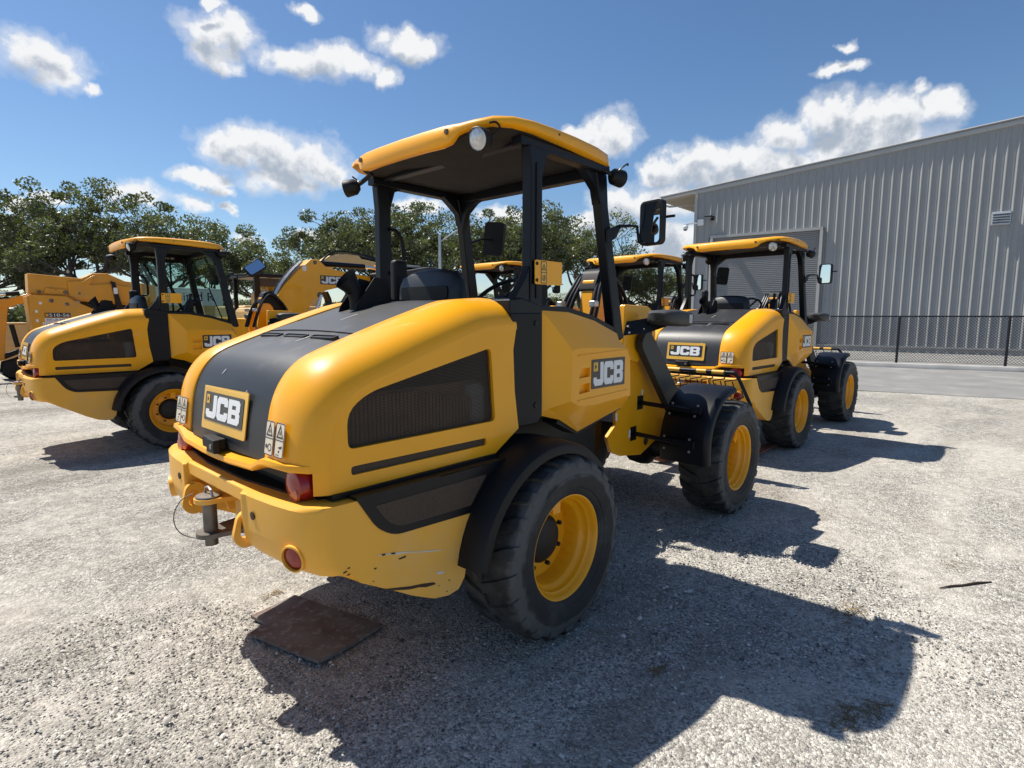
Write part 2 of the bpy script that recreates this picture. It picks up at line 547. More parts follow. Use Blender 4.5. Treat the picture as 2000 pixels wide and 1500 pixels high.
def stone_mat():
    m = bpy.data.materials.new('stone')
    m.use_nodes = True
    n, l = m.node_tree.nodes, m.node_tree.links
    b = n['Principled BSDF']
    b.inputs['Roughness'].default_value = .9
    g = N(n, 'ShaderNodeNewGeometry')
    r = N(n, 'ShaderNodeValToRGB')
    pts = [(0, (.075, .072, .07)), (.35, (.23, .215, .195)), (.7, (.42, .395, .355)), (1, (.74, .71, .65))]
    while len(r.color_ramp.elements) < 4:
        r.color_ramp.elements.new(.5)
    for e, (p, c) in zip(r.color_ramp.elements, pts):
        e.position, e.color = p, (*c, 1)
    l.new(g.outputs['Random Per Island'], r.inputs[0])
    l.new(r.outputs[0], b.inputs['Base Color'])
    M['stone'] = m


stone_mat()
mat('asphalt', (.215, .21, .20), .92, noise=(1.3, .12), bump=(160, .35, .006), dust=((.38, .36, .33), 1.0, .45, .75, .55))


def plate_mat():
    m = bpy.data.materials.new('rust_plate')
    m.use_nodes = True
    n, l = m.node_tree.nodes, m.node_tree.links
    b = n['Principled BSDF']
    t = N(n, 'ShaderNodeTexCoord')
    a = N(n, 'ShaderNodeTexNoise')
    a.inputs['Scale'].default_value, a.inputs['Detail'].default_value = 5, 9
    l.new(t.outputs['Object'], a.inputs['Vector'])
    r = N(n, 'ShaderNodeValToRGB')
    for e, (p, c) in zip(r.color_ramp.elements, [(.35, (.14, .085, .062)), (.62, (.21, .185, .165))]):
        e.position, e.color = p, (*c, 1)
    l.new(a.outputs['Fac'], r.inputs[0])
    c2 = N(n, 'ShaderNodeTexNoise')
    c2.inputs['Scale'].default_value, c2.inputs['Detail'].default_value = 26, 6
    l.new(t.outputs['Object'], c2.inputs['Vector'])
    mr = N(n, 'ShaderNodeMapRange', interpolation_type='SMOOTHSTEP')
    mr.inputs['From Min'].default_value, mr.inputs['From Max'].default_value = .52, .66
    l.new(c2.outputs['Fac'], mr.inputs['Value'])
    mx = N(n, 'ShaderNodeMix', data_type='RGBA')
    l.new(mathn(n, l, 'MULTIPLY', mr.outputs[0], .65), mx.inputs[0])
    l.new(r.outputs[0], mx.inputs[6])
    mx.inputs[7].default_value = (.30, .29, .28, 1)
    l.new(mx.outputs[2], b.inputs['Base Color'])
    b.inputs['Roughness'].default_value = .7
    b.inputs['Metallic'].default_value = .3
    bp = N(n, 'ShaderNodeBump')
    bp.inputs['Strength'].default_value, bp.inputs['Distance'].default_value = .5, .008
    l.new(c2.outputs['Fac'], bp.inputs['Height'])
    l.new(bp.outputs[0], b.inputs['Normal'])
    M['rust_plate'] = m


plate_mat()


# ------------------------------------------------------------------ mesh helpers
class MB:
    def __init__(s):
        s.v, s.f = [], []

    def add(s, vs, fs):
        o = len(s.v)
        s.v += [tuple(x) for x in vs]
        s.f += [tuple(i + o for i in f) for f in fs]
        return s

    def box(s, c, size, rot=None):
        x, y, z = (k / 2 for k in size)
        vs = [Vector((a * x, b * y, d * z)) for a in (-1, 1) for b in (-1, 1) for d in (-1, 1)]
        if rot is not None:
            mt = rot if isinstance(rot, Matrix) else Matrix.Rotation(rot[1], 3, rot[0])
            vs = [mt @ v for v in vs]
        vs = [v + Vector(c) for v in vs]
        return s.add(vs, [(0, 1, 3, 2), (4, 6, 7, 5), (0, 4, 5, 1), (2, 3, 7, 6), (0, 2, 6, 4), (1, 5, 7, 3)])

    def prism(s, poly, a, b, axis='y'):
        """poly in the two other axes (xz for y, yz for x, xy for z), extruded from a to b"""
        def P(p, t):
            return {'y': (p[0], t, p[1]), 'x': (t, p[0], p[1]), 'z': (p[0], p[1], t)}[axis]
        n = len(poly)
        vs = [P(p, a) for p in poly] + [P(p, b) for p in poly]
        fs = [tuple(range(n - 1, -1, -1)), tuple(range(n, 2 * n))]
        fs += [(i, (i + 1) % n, n + (i + 1) % n, n + i) for i in range(n)]
        return s.add(vs, fs)

    def loft(s, rings, closed=True, caps=True):
        n = len(rings[0])
        vs = [p for r in rings for p in r]
        fs = []
        for k in range(len(rings) - 1):
            for i in range(n if closed else n - 1):
                j = (i + 1) % n
                fs.append((k * n + i, k * n + j, (k + 1) * n + j, (k + 1) * n + i))
        if caps and closed:
            fs.append(tuple(range(n - 1, -1, -1)))
            fs.append(tuple((len(rings) - 1) * n + i for i in range(n)))
        return s.add(vs, fs)

    def tube(s, path, r, n=8, caps=True):
        path = [Vector(p) for p in path]
        rs = r if isinstance(r, (list, tuple)) else [r] * len(path)
        rings = []
        ref = None
        for i, p in enumerate(path):
            d = (path[min(i + 1, len(path) - 1)] - path[max(i - 1, 0)]).normalized()
            if ref is None:
                ref = Vector((0, 0, 1)) if abs(d.z) < .9 else Vector((1, 0, 0))
            u = d.cross(ref).normalized()
            w = u.cross(d).normalized()
            ref = w
            rings.append([p + (u * math.cos(2 * math.pi * k / n) + w * math.sin(2 * math.pi * k / n)) * rs[i] for k in range(n)])
        return s.loft(rings, True, caps)

    def revolve(s, prof, c=(0, 0, 0), n=48, axis='y', closed_prof=False):
        """prof: list of (radius, along axis)"""
        rings = []
        for k in range(n):
            a = 2 * math.pi * k / n
            ring = []
            for r, t in prof:
                if axis == 'y':
                    ring.append((c[0] + r * math.cos(a), c[1] + t, c[2] + r * math.sin(a)))
                elif axis == 'x':
                    ring.append((c[0] + t, c[1] + r * math.cos(a), c[2] + r * math.sin(a)))
                else:
                    ring.append((c[0] + r * math.cos(a), c[1] + r * math.sin(a), c[2] + t))
            rings.append(ring)
        m = len(prof)
        vs = [p for r in rings for p in r]
        fs = []
        for k in range(n):
            k2 = (k + 1) % n
            for i in range(m if closed_prof else m - 1):
                j = (i + 1) % m
                fs.append((k * m + i, k * m + j, k2 * m + j, k2 * m + i))
        return s.add(vs, fs)

    def flat(s, outer, holes, f, t0, t1):
        """a plate with holes: 2D loops mapped by f(u, v, w), thickness from w=t0 to w=t1 (t1 is the face)"""
        loops = [outer] + list(holes)
        pts = [p for L in loops for p in L]
        tris = tessellate_polygon([[Vector((p[0], p[1], 0)) for p in L] for L in loops])
        n = len(pts)
        vs = [f(p[0], p[1], t1) for p in pts] + [f(p[0], p[1], t0) for p in pts]
        fs = [tuple(t) for t in tris] + [tuple(i + n for i in reversed(t)) for t in tris]
        o = 0
        for L in loops:
            k = len(L)
            for i in range(k):
                a, b = o + i, o + (i + 1) % k
                fs.append((a, b, b + n, a + n))
            o += k
        return s.add(vs, fs)


def build(mb, name, material, parent=None, bev=0, seg=2, ang=38, smooth=True, merge=True, wn=False):
    me = bpy.data.meshes.new(name)
    me.from_pydata([tuple(v) for v in mb.v], [], mb.f)
    bm = bmesh.new()
    bm.from_mesh(me)
    if merge:
        bmesh.ops.remove_doubles(bm, verts=bm.verts, dist=2e-5)
    bmesh.ops.recalc_face_normals(bm, faces=bm.faces)
    bm.to_mesh(me)
    bm.free()
    me.materials.append(M[material])
    o = bpy.data.objects.new(name, me)
    COL.objects.link(o)
    if smooth:
        me.polygons.foreach_set('use_smooth', [True] * len(me.polygons))
        if bev:
            b = o.modifiers.new('edge', 'BEVEL')
            b.width, b.segments, b.limit_method, b.angle_limit = bev, seg, 'ANGLE', R(30)
            b.harden_normals = True
        else:
            me.set_sharp_from_angle(angle=R(ang))
        if wn:
            k = o.modifiers.new('normals', 'WEIGHTED_NORMAL')
            k.keep_sharp = True
            k.weight = 60
    if parent:
        o.parent = parent
    return o


def tag(o, label=None, cat=None, group=None, kind=None):
    for k, v in (('label', label), ('category', cat), ('group', group), ('kind', kind)):
        if v:
            o[k] = v
    return o


def empty(name, loc=(0, 0, 0), rz=0, parent=None):
    o = bpy.data.objects.new(name, None)
    o.empty_display_size = .1
    COL.objects.link(o)
    o.location = loc
    o.rotation_euler = (0, 0, rz)
    if parent:
        o.parent = parent
    return o


KIDS = {}


def copy_tree(o, parent=None, skip=()):
    c = o.copy()
    COL.objects.link(c)
    c.parent = parent
    for ch in o.children:
        if ch.get('only') and ch['only'] not in skip:
            continue
        copy_tree(ch, c, skip)
    return c


def rrect(x0, y0, x1, y1, r, n=4):
    out = []
    for cx, cy, a0 in ((x1 - r, y0 + r, -90), (x1 - r, y1 - r, 0), (x0 + r, y1 - r, 90), (x0 + r, y0 + r, 180)):
        for k in range(n + 1):
            a = R(a0 + 90 * k / n)
            out.append((cx + r * math.cos(a), cy + r * math.sin(a)))
    return out


def rpoly(pts, r, n=4):
    """round the corners of a polygon"""
    out = []
    m = len(pts)
    rr = r if isinstance(r, (list, tuple)) else [r] * m
    for i in range(m):
        p, a, b = Vector(pts[i]), Vector(pts[i - 1]), Vector(pts[(i + 1) % m])
        if rr[i] <= 0:
            out.append(tuple(p))
            continue
        da, db = (a - p), (b - p)
        k = min(rr[i], da.length * .48, db.length * .48)
        p1, p2 = p + da.normalized() * k, p + db.normalized() * k
        for j in range(n + 1):
            t = j / n
            out.append(tuple(p1 * (1 - t) ** 2 + p * 2 * t * (1 - t) + p2 * t ** 2))
    return out


def circle(cx, cy, r, n=16):
    return [(cx + r * math.cos(2 * math.pi * k / n), cy + r * math.sin(2 * math.pi * k / n)) for k in range(n)]


# block capitals of the maker's mark
LJ = [(0, .36), (0, .15), (.14, 0), (.86, 0), (1, .15), (1, 1), (.68, 1), (.68, .27), (.32, .27), (.32, .36)]
LC = [(1, .37), (.68, .37), (.68, .27), (.32, .27), (.32, .73), (.68, .73), (.68, .63), (1, .63), (1, .85), (.86, 1), (.14, 1), (0, .85), (0, .15), (.14, 0), (.86, 0), (1, .15)]
LB = [(0, 0), (.86, 0), (1, .13), (1, .42), (.92, .5), (1, .58), (1, .87), (.86, 1), (0, 1)]
LBH = [[(.32, .23), (.66, .23), (.66, .40), (.32, .40)], [(.32, .60), (.66, .60), (.66, .77), (.32, .77)]]


def logo(parent, f, w, h, name='logo_plate', frame=None, jag=False, t=.004):
    """black plate w x h centred at f(0,0,.), white capitals and a small yellow corner square; optional yellow frame plate"""
    t0 = 0
    pl = None
    if frame:
        l, r_, b_, t_ = frame
        pts = rrect(-w / 2 - l, -h / 2 - b_, w / 2 + r_, h / 2 + t_, .012)
        if jag:
            pts = [(-w / 2 - l, -h / 2 - b_), (w / 2 + r_, -h / 2 - b_), (w / 2 + r_ + .003, h / 2 - .02), (w / 2 + r_ - .004, h / 2 + t_ * .7), (w / 2 - .03, h / 2 + t_), (w * .2, h / 2 + t_ * .85), (w * .1, h / 2 + t_ * .6), (0, h / 2 + t_ * .9), (-w * .12, h / 2 + t_ * .75), (-w * .16, h / 2 + t_ * .35), (-w * .2, h / 2 + t_), (-w / 2 + .005, h / 2 + t_ * 1.05), (-w / 2 - l - .006, h / 2 + t_ * .4)]
        fr = build(MB().flat(pts, [], f, 0, t), 'logo_frame', 'decal_yellow', parent)
        t0 = t
    pl = build(MB().flat(rrect(-w / 2, -h / 2, w / 2, h / 2, .006, 2), [], f, t0, t0 + t * .5), name, 'decal_black', parent)
    z0, z1 = t0 + t * .5, t0 + t
    ch = h * .80
    sq = h * .3
    cw = (w * .88) / 3.12
    x = -w * .45
    for L, H, dx in ((LJ, [], 0), (LC, [], 1.06), (LB, LBH, 2.12)):
        pts = rpoly([(x + (dx + u) * cw, -ch / 2 + v * ch) for u, v in L], .003 if h < .3 else .01, 1) if False else [(x + (dx + u) * cw, -ch / 2 + v * ch) for u, v in L]
        hs = [[(x + (dx + u) * cw, -ch / 2 + v * ch) for u, v in q] for q in H]
        build(MB().flat(pts, hs, f, z0, z1), 'letter', 'decal_white', pl)
    build(MB().flat([(x, ch / 2 - sq), (x + sq * .85, ch / 2 - sq), (x + sq * .85, ch / 2), (x, ch / 2)], [], f, z0, z1), 'corner_square', 'decal_yellow', pl)
    q = sq * .85
    build(MB().flat([(x + q * .3, ch / 2 - sq * .8), (x + q * .75, ch / 2 - sq * .5), (x + q * .3, ch / 2 - sq * .2)], [], f, z1, z1 + t * .3), 'corner_mark', 'decal_black', pl)
    return pl


def warning_sticker(parent, f, w, h, kind=0, material='decal_cream'):
    st = build(MB().flat(rrect(-w / 2, -h / 2, w / 2, h / 2, .006, 2), [], f, 0, .0015), 'warning_sticker', material, parent)
    e = .0022
    b = MB().flat(rrect(-w / 2, -h / 2, w / 2, h / 2, .006, 2), [list(reversed(rrect(-w / 2 + .0035, -h / 2 + .0035, w / 2 - .0035, h / 2 - .0035, .005, 2)))], f, .0015, e)
    b.flat([(-w / 2 + .004, -.002), (w / 2 - .004, -.002), (w / 2 - .004, .0015), (-w / 2 + .004, .0015)], [], f, .0015, e)
    build(b, 'sticker_border', 'decal_black', st)
    cy, s = h * .25, w * .38
    tri = [(-s, cy - s * .95), (s, cy - s * .95), (0, cy + s * 1.05)]
    g = .62
    tin = [(-s * g, cy - s * .70), (0, cy + s * .55), (s * g, cy - s * .70)]
    b = MB().flat(tri, [tin], f, .0015, e)
    b.flat(rpoly([(-s * .2, cy - s * .5), (s * .25, cy - s * .45), (s * .05, cy + s * .1), (-s * .12, cy)], s * .1, 2), [], f, .0015, e)
    build(b, 'warning_triangle', 'decal_black', st)
    b = MB()
    if kind == 0:
        ring = circle(w * .12, -h * .27, w * .22, 12)
        b.flat(ring, [list(reversed(circle(w * .12, -h * .27, w * .16, 12)))], f, .0015, e)
        b.flat(circle(-w * .25, -h * .25, w * .12, 8), [], f, .0015, e)
    elif kind == 1:
        b.flat([(-.1 * w, -h * .2), (.32 * w, -h * .14), (.3 * w, -h * .22), (.05 * w, -h * .24)], [], f, .0015, e)
        b.flat([(0, -h * .28), (.12 * w, -h * .30), (.02 * w, -h * .36), (-.08 * w, -h * .33)], [], f, .0015, e)
        b.flat([(-.3 * w, -h * .43), (.05 * w, -h * .43), (.05 * w, -h * .41), (-.3 * w, -h * .41)], [], f, .0015, e)
    else:
        b.flat(circle(0, -h * .25, w * .34, 14), [list(reversed(circle(0, -h * .25, w * .28, 14)))], f, .0015, e)
        b.flat([(-.12 * w, -h * .36), (.1 * w, -h * .32), (.12 * w, -h * .16), (-.02 * w, -h * .14)], [], f, .0015, e)
    build(b, 'pictogram', 'decal_black', st)
    return st


# ------------------------------------------------------------------ wheel loader (x forward, y left, origin under the rear axle)
WR, WB = .465, 2.375
TY = .90


def catmull(pts, n=4):
    out = []
    P = [Vector(p) for p in pts]
    for i in range(len(P) - 1):
        a, b, c, d = P[max(i - 1, 0)], P[i], P[i + 1], P[min(i + 2, len(P) - 1)]
        for k in range(n):
            t = k / n
            out.append(.5 * ((2 * b) + (c - a) * t + (2 * a - 5 * b + 4 * c - d) * t * t + (3 * b - a - 3 * c + d) * t ** 3))
    out.append(P[-1])
    return [tuple(v) for v in out]


def wheel_meshes():
    t = MB()
    prof = [(.258, -.002), (.270, -.014), (.285, -.024), (.30, -.026), (.305, -.031), (.335, -.038), (.37, -.040), (.375, -.036), (.40, -.033), (.430, -.020), (.443, .012), (.4485, .06), (.450, .14), (.4485, .22), (.443, .268), (.430, .300), (.40, .313), (.37, .318), (.33, .315), (.27, .29), (.24, .26)]
    t.revolve(prof, n=72)
    nl = 21
    for side in (0, 1):
        for k in range(nl):
            a0 = 2 * math.pi * (k + .5 * side) / nl
            secs = [(-.034, .405, .425, -.02), (-.020, .425, .449, .0), (.005, .436, .461, .02), (.06, .440, .4645, .075), (.145, .442, .465, .15)]
            rings = []
            for (y, rb, rtp, da) in secs:
                wd = .062 if y < .03 else .055
                yy = y if side == 0 else .28 - y
                ring = []
                for (r_, w_) in ((rb, -wd * 1.15), (rtp, -wd), (rtp, wd), (rb, wd * 1.15)):
                    an = a0 + da + w_
                    ring.append((r_ * math.cos(an), yy, r_ * math.sin(an)))
                rings.append(ring)
            t.loft(rings)
    r = MB()
    r.revolve([(.258, .012), (.266, .004), (.272, -.004), (.270, -.010), (.262, -.010), (.254, -.003), (.248, .012), (.244, .026), (.236, .032), (.232, .052), (.229, .060), (.216, .070), (.209, .080), (.206, .150), (.20, .168), (.185, .172), (.150, .166), (.128, .172), (.122, .19)], n=72)
    r.revolve([(.209, .20), (.216, .22), (.23, .25), (.24, .27), (.258, .275)], n=48)
    r.revolve([(.206, .150), (.209, .20)], n=48)
    r.prism([(-.028, .150), (.03, .150), (.03, .215), (-.028, .215)], .075, .13)
    h = MB()
    h.revolve([(.0, .118), (.05, .118), (.06, .122), (.095, .124), (.108, .132), (.124, .150), (.124, .22)], n=40)
    b = []
    for k in range(8):
        a = 2 * math.pi * (k + .5) / 8
        b.append(MB().revolve([(.0, .146), (.011, .146), (.012, .152), (.012, .175)], c=(.153 * math.cos(a), 0, .153 * math.sin(a)), n=6))
    return t, r, h, b


def make_wheels(root):
    t, r, h, b = wheel_meshes()
    proto = None
    for (x, s) in ((0, -1), (WB, -1), (0, 1), (WB, 1)):
        if proto is None:
            w = empty('wheel', parent=root)
            build(t, 'tyre', 'tyre_rubber', w, ang=30)
            build(r, 'rim', 'yellow', w)
            build(h, 'hub', 'hub_black', w)
            for q in b:
                build(q, 'wheel_nut', 'hub_black', w)
            proto = w
        else:
            w = copy_tree(proto, root)
        w.location = (x, s * (TY if x == 0 else .868), WR)
        w.rotation_euler = (0, R(17 * x + 5), math.pi if s > 0 else 0)


HOODP = catmull([(-1.250, 1.055), (-1.243, 1.12), (-1.232, 1.20), (-1.214, 1.28), (-1.183, 1.347), (-1.138, 1.402), (-1.07, 1.446), (-.907, 1.506), (-.70, 1.577), (-.44, 1.658), (-.34, 1.674), (-.22, 1.682), (-.15, 1.683)], 3)
HOODN = []
for i in range(len(HOODP)):
    a, b = Vector(HOODP[max(i - 1, 0)]), Vector(HOODP[min(i + 1, len(HOODP) - 1)])
    d = (b - a).normalized()
    HOODN.append((-d.y, d.x))
SECT = [(.398, -.012), (.40, .010), (.412, .016), (.49, .018), (.55, .012), (.60, -.003), (.638, -.024), (.668, -.051), (.689, -.083), (.6995, -.112), (.7003, -.136)]


def hood_pt(i, y, off):
    return (HOODP[i][0] + HOODN[i][0] * off, y, HOODP[i][1] + HOODN[i][1] * off)


def make_hood(root):
    n = len(HOODP)
    sides = None
    for s in (-1, 1):
        m = MB()
        rings = []
        for i in range(n):
            k = min(1, max(0, (HOODP[i][1] - 1.15) / .25))
            kk = .80 + .20 * k
            rings.append([hood_pt(i, s * y, o * (kk if o < 0 else 1)) for y, o in SECT])
        m.loft(rings, closed=False)
        edge = [(r[-2][0], r[-2][2]) for r in rings]
        outer = [(edge[0][0], .968), (-.314, .958), (-.136, 1.062), (-.165, 1.25), (-.175, 1.45)] + list(reversed(edge))
        win = rpoly([(-1.083, 1.122), (-.301, 1.122), (-.329, 1.467), (-.99, 1.325), (-1.083, 1.262)], [.03, .03, .03, .10, .07])
        slot = rpoly([(-1.073, 1.022), (-.361, 1.016), (-.361, 1.050), (-1.073, 1.056)], .012, 2)
        m.flat(outer, [list(reversed(win)), list(reversed(slot))], lambda u, v, w: (u, s * w, v), .672, .70)
        # corner column beside the tail lamp
        ring0 = [(p[0], p[1]) for p in rings[0][7:]]
        m.loft([[(x, y, .968) for x, y in ring0], [(x, y, 1.056) for x, y in ring0]], closed=False)
        m.loft([[(x + .02, y - s * .012, .968) for x, y in ring0], [(x + .02, y - s * .012, 1.056) for x, y in ring0]], closed=False)
        h = build(m, 'hood_side', 'yellow', root, ang=35, merge=False)
        g = MB().flat(win, [], lambda u, v, w: (u, s * w, v), .676, .684)
        build(g, 'grille', 'grille', h)
        g = MB().flat(slot, [], lambda u, v, w: (u, s * w, v), .678, .688)
        build(g, 'vent_strip', 'grille_solid', h)
        # fins and filter behind the mesh
        f = MB()
        for k in range(38):
            x = -1.08 + k * .019
            top = 1.30 - max(0, (x + .75)) * .18
            f.box((x, s * .63, (1.10 + top) / 2), (.011, .03, top - 1.10))
        f.box((-.72, s * .60, 1.19), (.76, .02, .24))
        build(f, 'radiator_core', 'radiator', h, smooth=False)
        f = MB().revolve([(0, -.10), (.055, -.10), (.06, -.09), (.06, .05), (.045, .08), (0, .08)], c=(-.36, s * .60, 1.22), n=20, axis='z')
        build(f, 'oil_filter', 'filter_white', h)
    # black engine cover between the yellow sides
    m = MB()
    ys = [-.402, -.36, -.2, 0, .2, .36, .402]
    m.loft([[hood_pt(i, y, .004 + .010 * (1 - (y / .4) ** 2)) for y in ys] for i in range(n)], closed=False)
    p = build(m, 'hood_panel', 'hood_black', root)
    i0 = min(range(n), key=lambda i: abs(HOODP[i][0] + .93))
    T = Vector((-HOODN[i0][1] * -1, 0, HOODN[i0][0] * -1))
    tx, tz = HOODN[i0][1], -HOODN[i0][0]
    for yc in (-.25, 0, .25):
        def f(u, v, w, yc=yc):
            b = hood_pt(i0, yc + u, .014 + w)
            return (b[0] + tx * v, b[1], b[2] + tz * v)
        v_ = build(MB().flat(rrect(-.10, -.014, .10, .020, .01, 3), [list(reversed(rrect(-.094, -.009, .094, .014, .008, 3)))], f, -.01, .006), 'vent_slot', 'hood_black', p)
        build(MB().flat(rrect(-.096, -.011, .096, .016, .008, 3), [], f, -.012, .0005), 'slot_dark_plate', 'black', v_)  # black plate paints in the dark depth of the slot
    # raised step in front of the slots
    m = MB()
    j = i0 + 1
    m.loft([[hood_pt(k, y, .004 + .010 * (1 - (y / .4) ** 2) + e) for y in (-.398, -.3, -.15, 0, .15, .3, .398)] for k, e in ((j, -.004), (j, .006), (j + 2, .002))], closed=False)
    build(m, 'cover_step', 'hood_black', p)
    # scuffs on the cover
    m = MB()
    for (k, y, ln) in ((8, -.02, .09), (9, -.16, .07), (12, .13, .04), (20, -.12, .04), (24, -.05, .03)):
        a = hood_pt(k, y, .0165)
        b = hood_pt(k + 1, y - ln * .35, .0165)
        c = hood_pt(k + 1, y - ln * .35 + .006, .0165)
        d = hood_pt(k, y + .004, .0165)
        m.add([a, b, c, d], [(0, 1, 2, 3)])
    sm = build(m, 'scuff_marks', 'scratch_light', p)
    # yellow lip along the bottom edge
    path = [(-1.150, .690, 1.068), (-1.205, .655, 1.072), (-1.245, .595, 1.075), (-1.266, .46, 1.078), (-1.270, .42, 1.072), (-1.274, .36, 1.044), (-1.278, .15, 1.034), (-1.279, 0, 1.032)]
    path += [(x, -y, z) for x, y, z in reversed(path[:-1])]
    rings = []
    for (x, y, z) in path:
        k = .3 if abs(y) > .68 else (.75 if abs(y) > .64 else 1)
        rings.append([(x + .07 * k, y, z - .022), (x - .018 * k, y, z - .022), (x - .026 * k, y, z - .012), (x - .022 * k, y, z + .004), (x + .07 * k, y, z + .018)])
    build(MB().loft(rings), 'hood_lip', 'yellow', root, ang=50)
    # latch handle
    m = MB().box((-1.287, .02, 1.075), (.05, .15, .05))
    hd = build(m, 'latch_handle', 'black_matt', root, bev=.01)
    m = MB().box((-1.310, -.03, 1.072), (.03, .085, .06))
    build(m, 'latch_housing', 'black_matt', hd, bev=.008)
    build(MB().revolve([(0, -.012), (.011, -.012), (.011, 0)], c=(-1.316, -.045, 1.072), n=12, axis='x'), 'key_lock', 'steel', hd)
    # black boxes paint in the shade of the recess under the hood
    m = MB().box((-.86, 0, .985), (.64, 1.30, .17))
    m.box((-.70, 0, 1.05), (1.05, 1.10, .10))
    build(m, 'bay_dark_fill', 'black_matt', root)
    m = MB().prism([(-1.10, .66), (-1.21, .58), (-1.26, .2), (-1.26, -.2), (-1.21, -.58), (-1.10, -.66), (-.9, -.66), (-.9, .66)], .935, .953, 'z')
    build(m, 'rubber_seal', 'black', root)
    m = MB().flat(rrect(-.012, -.03, .012, .03, .002, 1), [], lambda u, v, w: (-1.182 - w, .20 - u, 1.00 + v), 0, .002)
    build(m, 'paper_tag', 'decal_white', root)
    for s in (-1, 1):
        m = MB().revolve([(0, -.05), (.03, -.047), (.058, -.036), (.070, -.015), (.072, .02), (.06, .06)], c=(0, 0, 0), n=24, axis='x')
        m.v = [(-1.208 + x * .9, s * .578 + y * 1.0, .994 + z * .95) for x, y, z in m.v]
        L = build(m, 'tail_lamp', 'lens_red', root)
        m = MB().revolve([(0, -.004), (.03, -.003), (.036, .006)], c=(-1.247, s * .595, .968), n=16, axis='x')
        build(m, 'indicator_lens', 'lens_amber', L)
    # exhaust stack with its two guard plates
    ex = build(MB().tube([(-.50, .12, 1.62), (-.50, .12, 1.70), (-.515, .12, 1.74)], .042, 16, False), 'exhaust_stack', 'black_matt', root)
    a = 2 * math.pi / 16
    m = MB()
    lo = [(-.515 + .042 * math.cos(k * a), .12 + .042 * math.sin(k * a), 1.73) for k in range(16)]
    hi = [(-.56 + .047 * math.cos(k * a), .135 + .047 * math.sin(k * a), 1.81 + .05 * math.cos(k * a)) for k in range(16)]
    m.loft([lo, hi], True, False)
    m.loft([[(p[0] * .999 - .0005, p[1] * .98 + .0025, p[2]) for p in lo], [(p[0], p[1] * .96 + .005, p[2] - .002) for p in hi]], True, False)
    build(m, 'exhaust_tip', 'black_matt', ex)
    for y in (.045, .195):
        m = MB().prism([(-.57, 1.62), (-.36, 1.655), (-.36, 1.80), (-.44, 1.815), (-.56, 1.66)], y - .003, y + .003)
        build(m, 'exhaust_guard', 'black_matt', ex)
    m = MB().prism([(-.38, 1.65), (-.33, 1.66), (-.33, 1.70), (-.36, 1.80), (-.38, 1.80)], .05, .19)
    build(m, 'exhaust_guard', 'black_matt', ex)
    m = MB().box((-.25, .12, 1.697), (.12, .03, .012))
    build(m, 'exhaust_bracket', 'black_matt', ex)
    # rear badge and warning stickers
    O, V = Vector((-1.2455, 0, 1.214)), Vector((.019 / .125, 0, 1)).normalized()
    Nn = Vector((-V.z, 0, V.x))

    def f(u, v, w):
        p = O + V * v + Nn * w
        return (p.x, -u, p.z)
    logo(root, f, .404, .126, frame=(.026, .030, .040, .030), jag=False)
    for s in (-1, 1):
        for k, (yc) in enumerate((.455, .530)):
            O2 = Vector((-1.2605 + (.003 if yc > .5 else 0), s * yc, 1.16))

            def f(u, v, w, O2=O2):
                p = O2 + V * v + Nn * w
                return (p.x, O2.y - u + 0, p.z)
            warning_sticker(root, f, .068, .128, k)


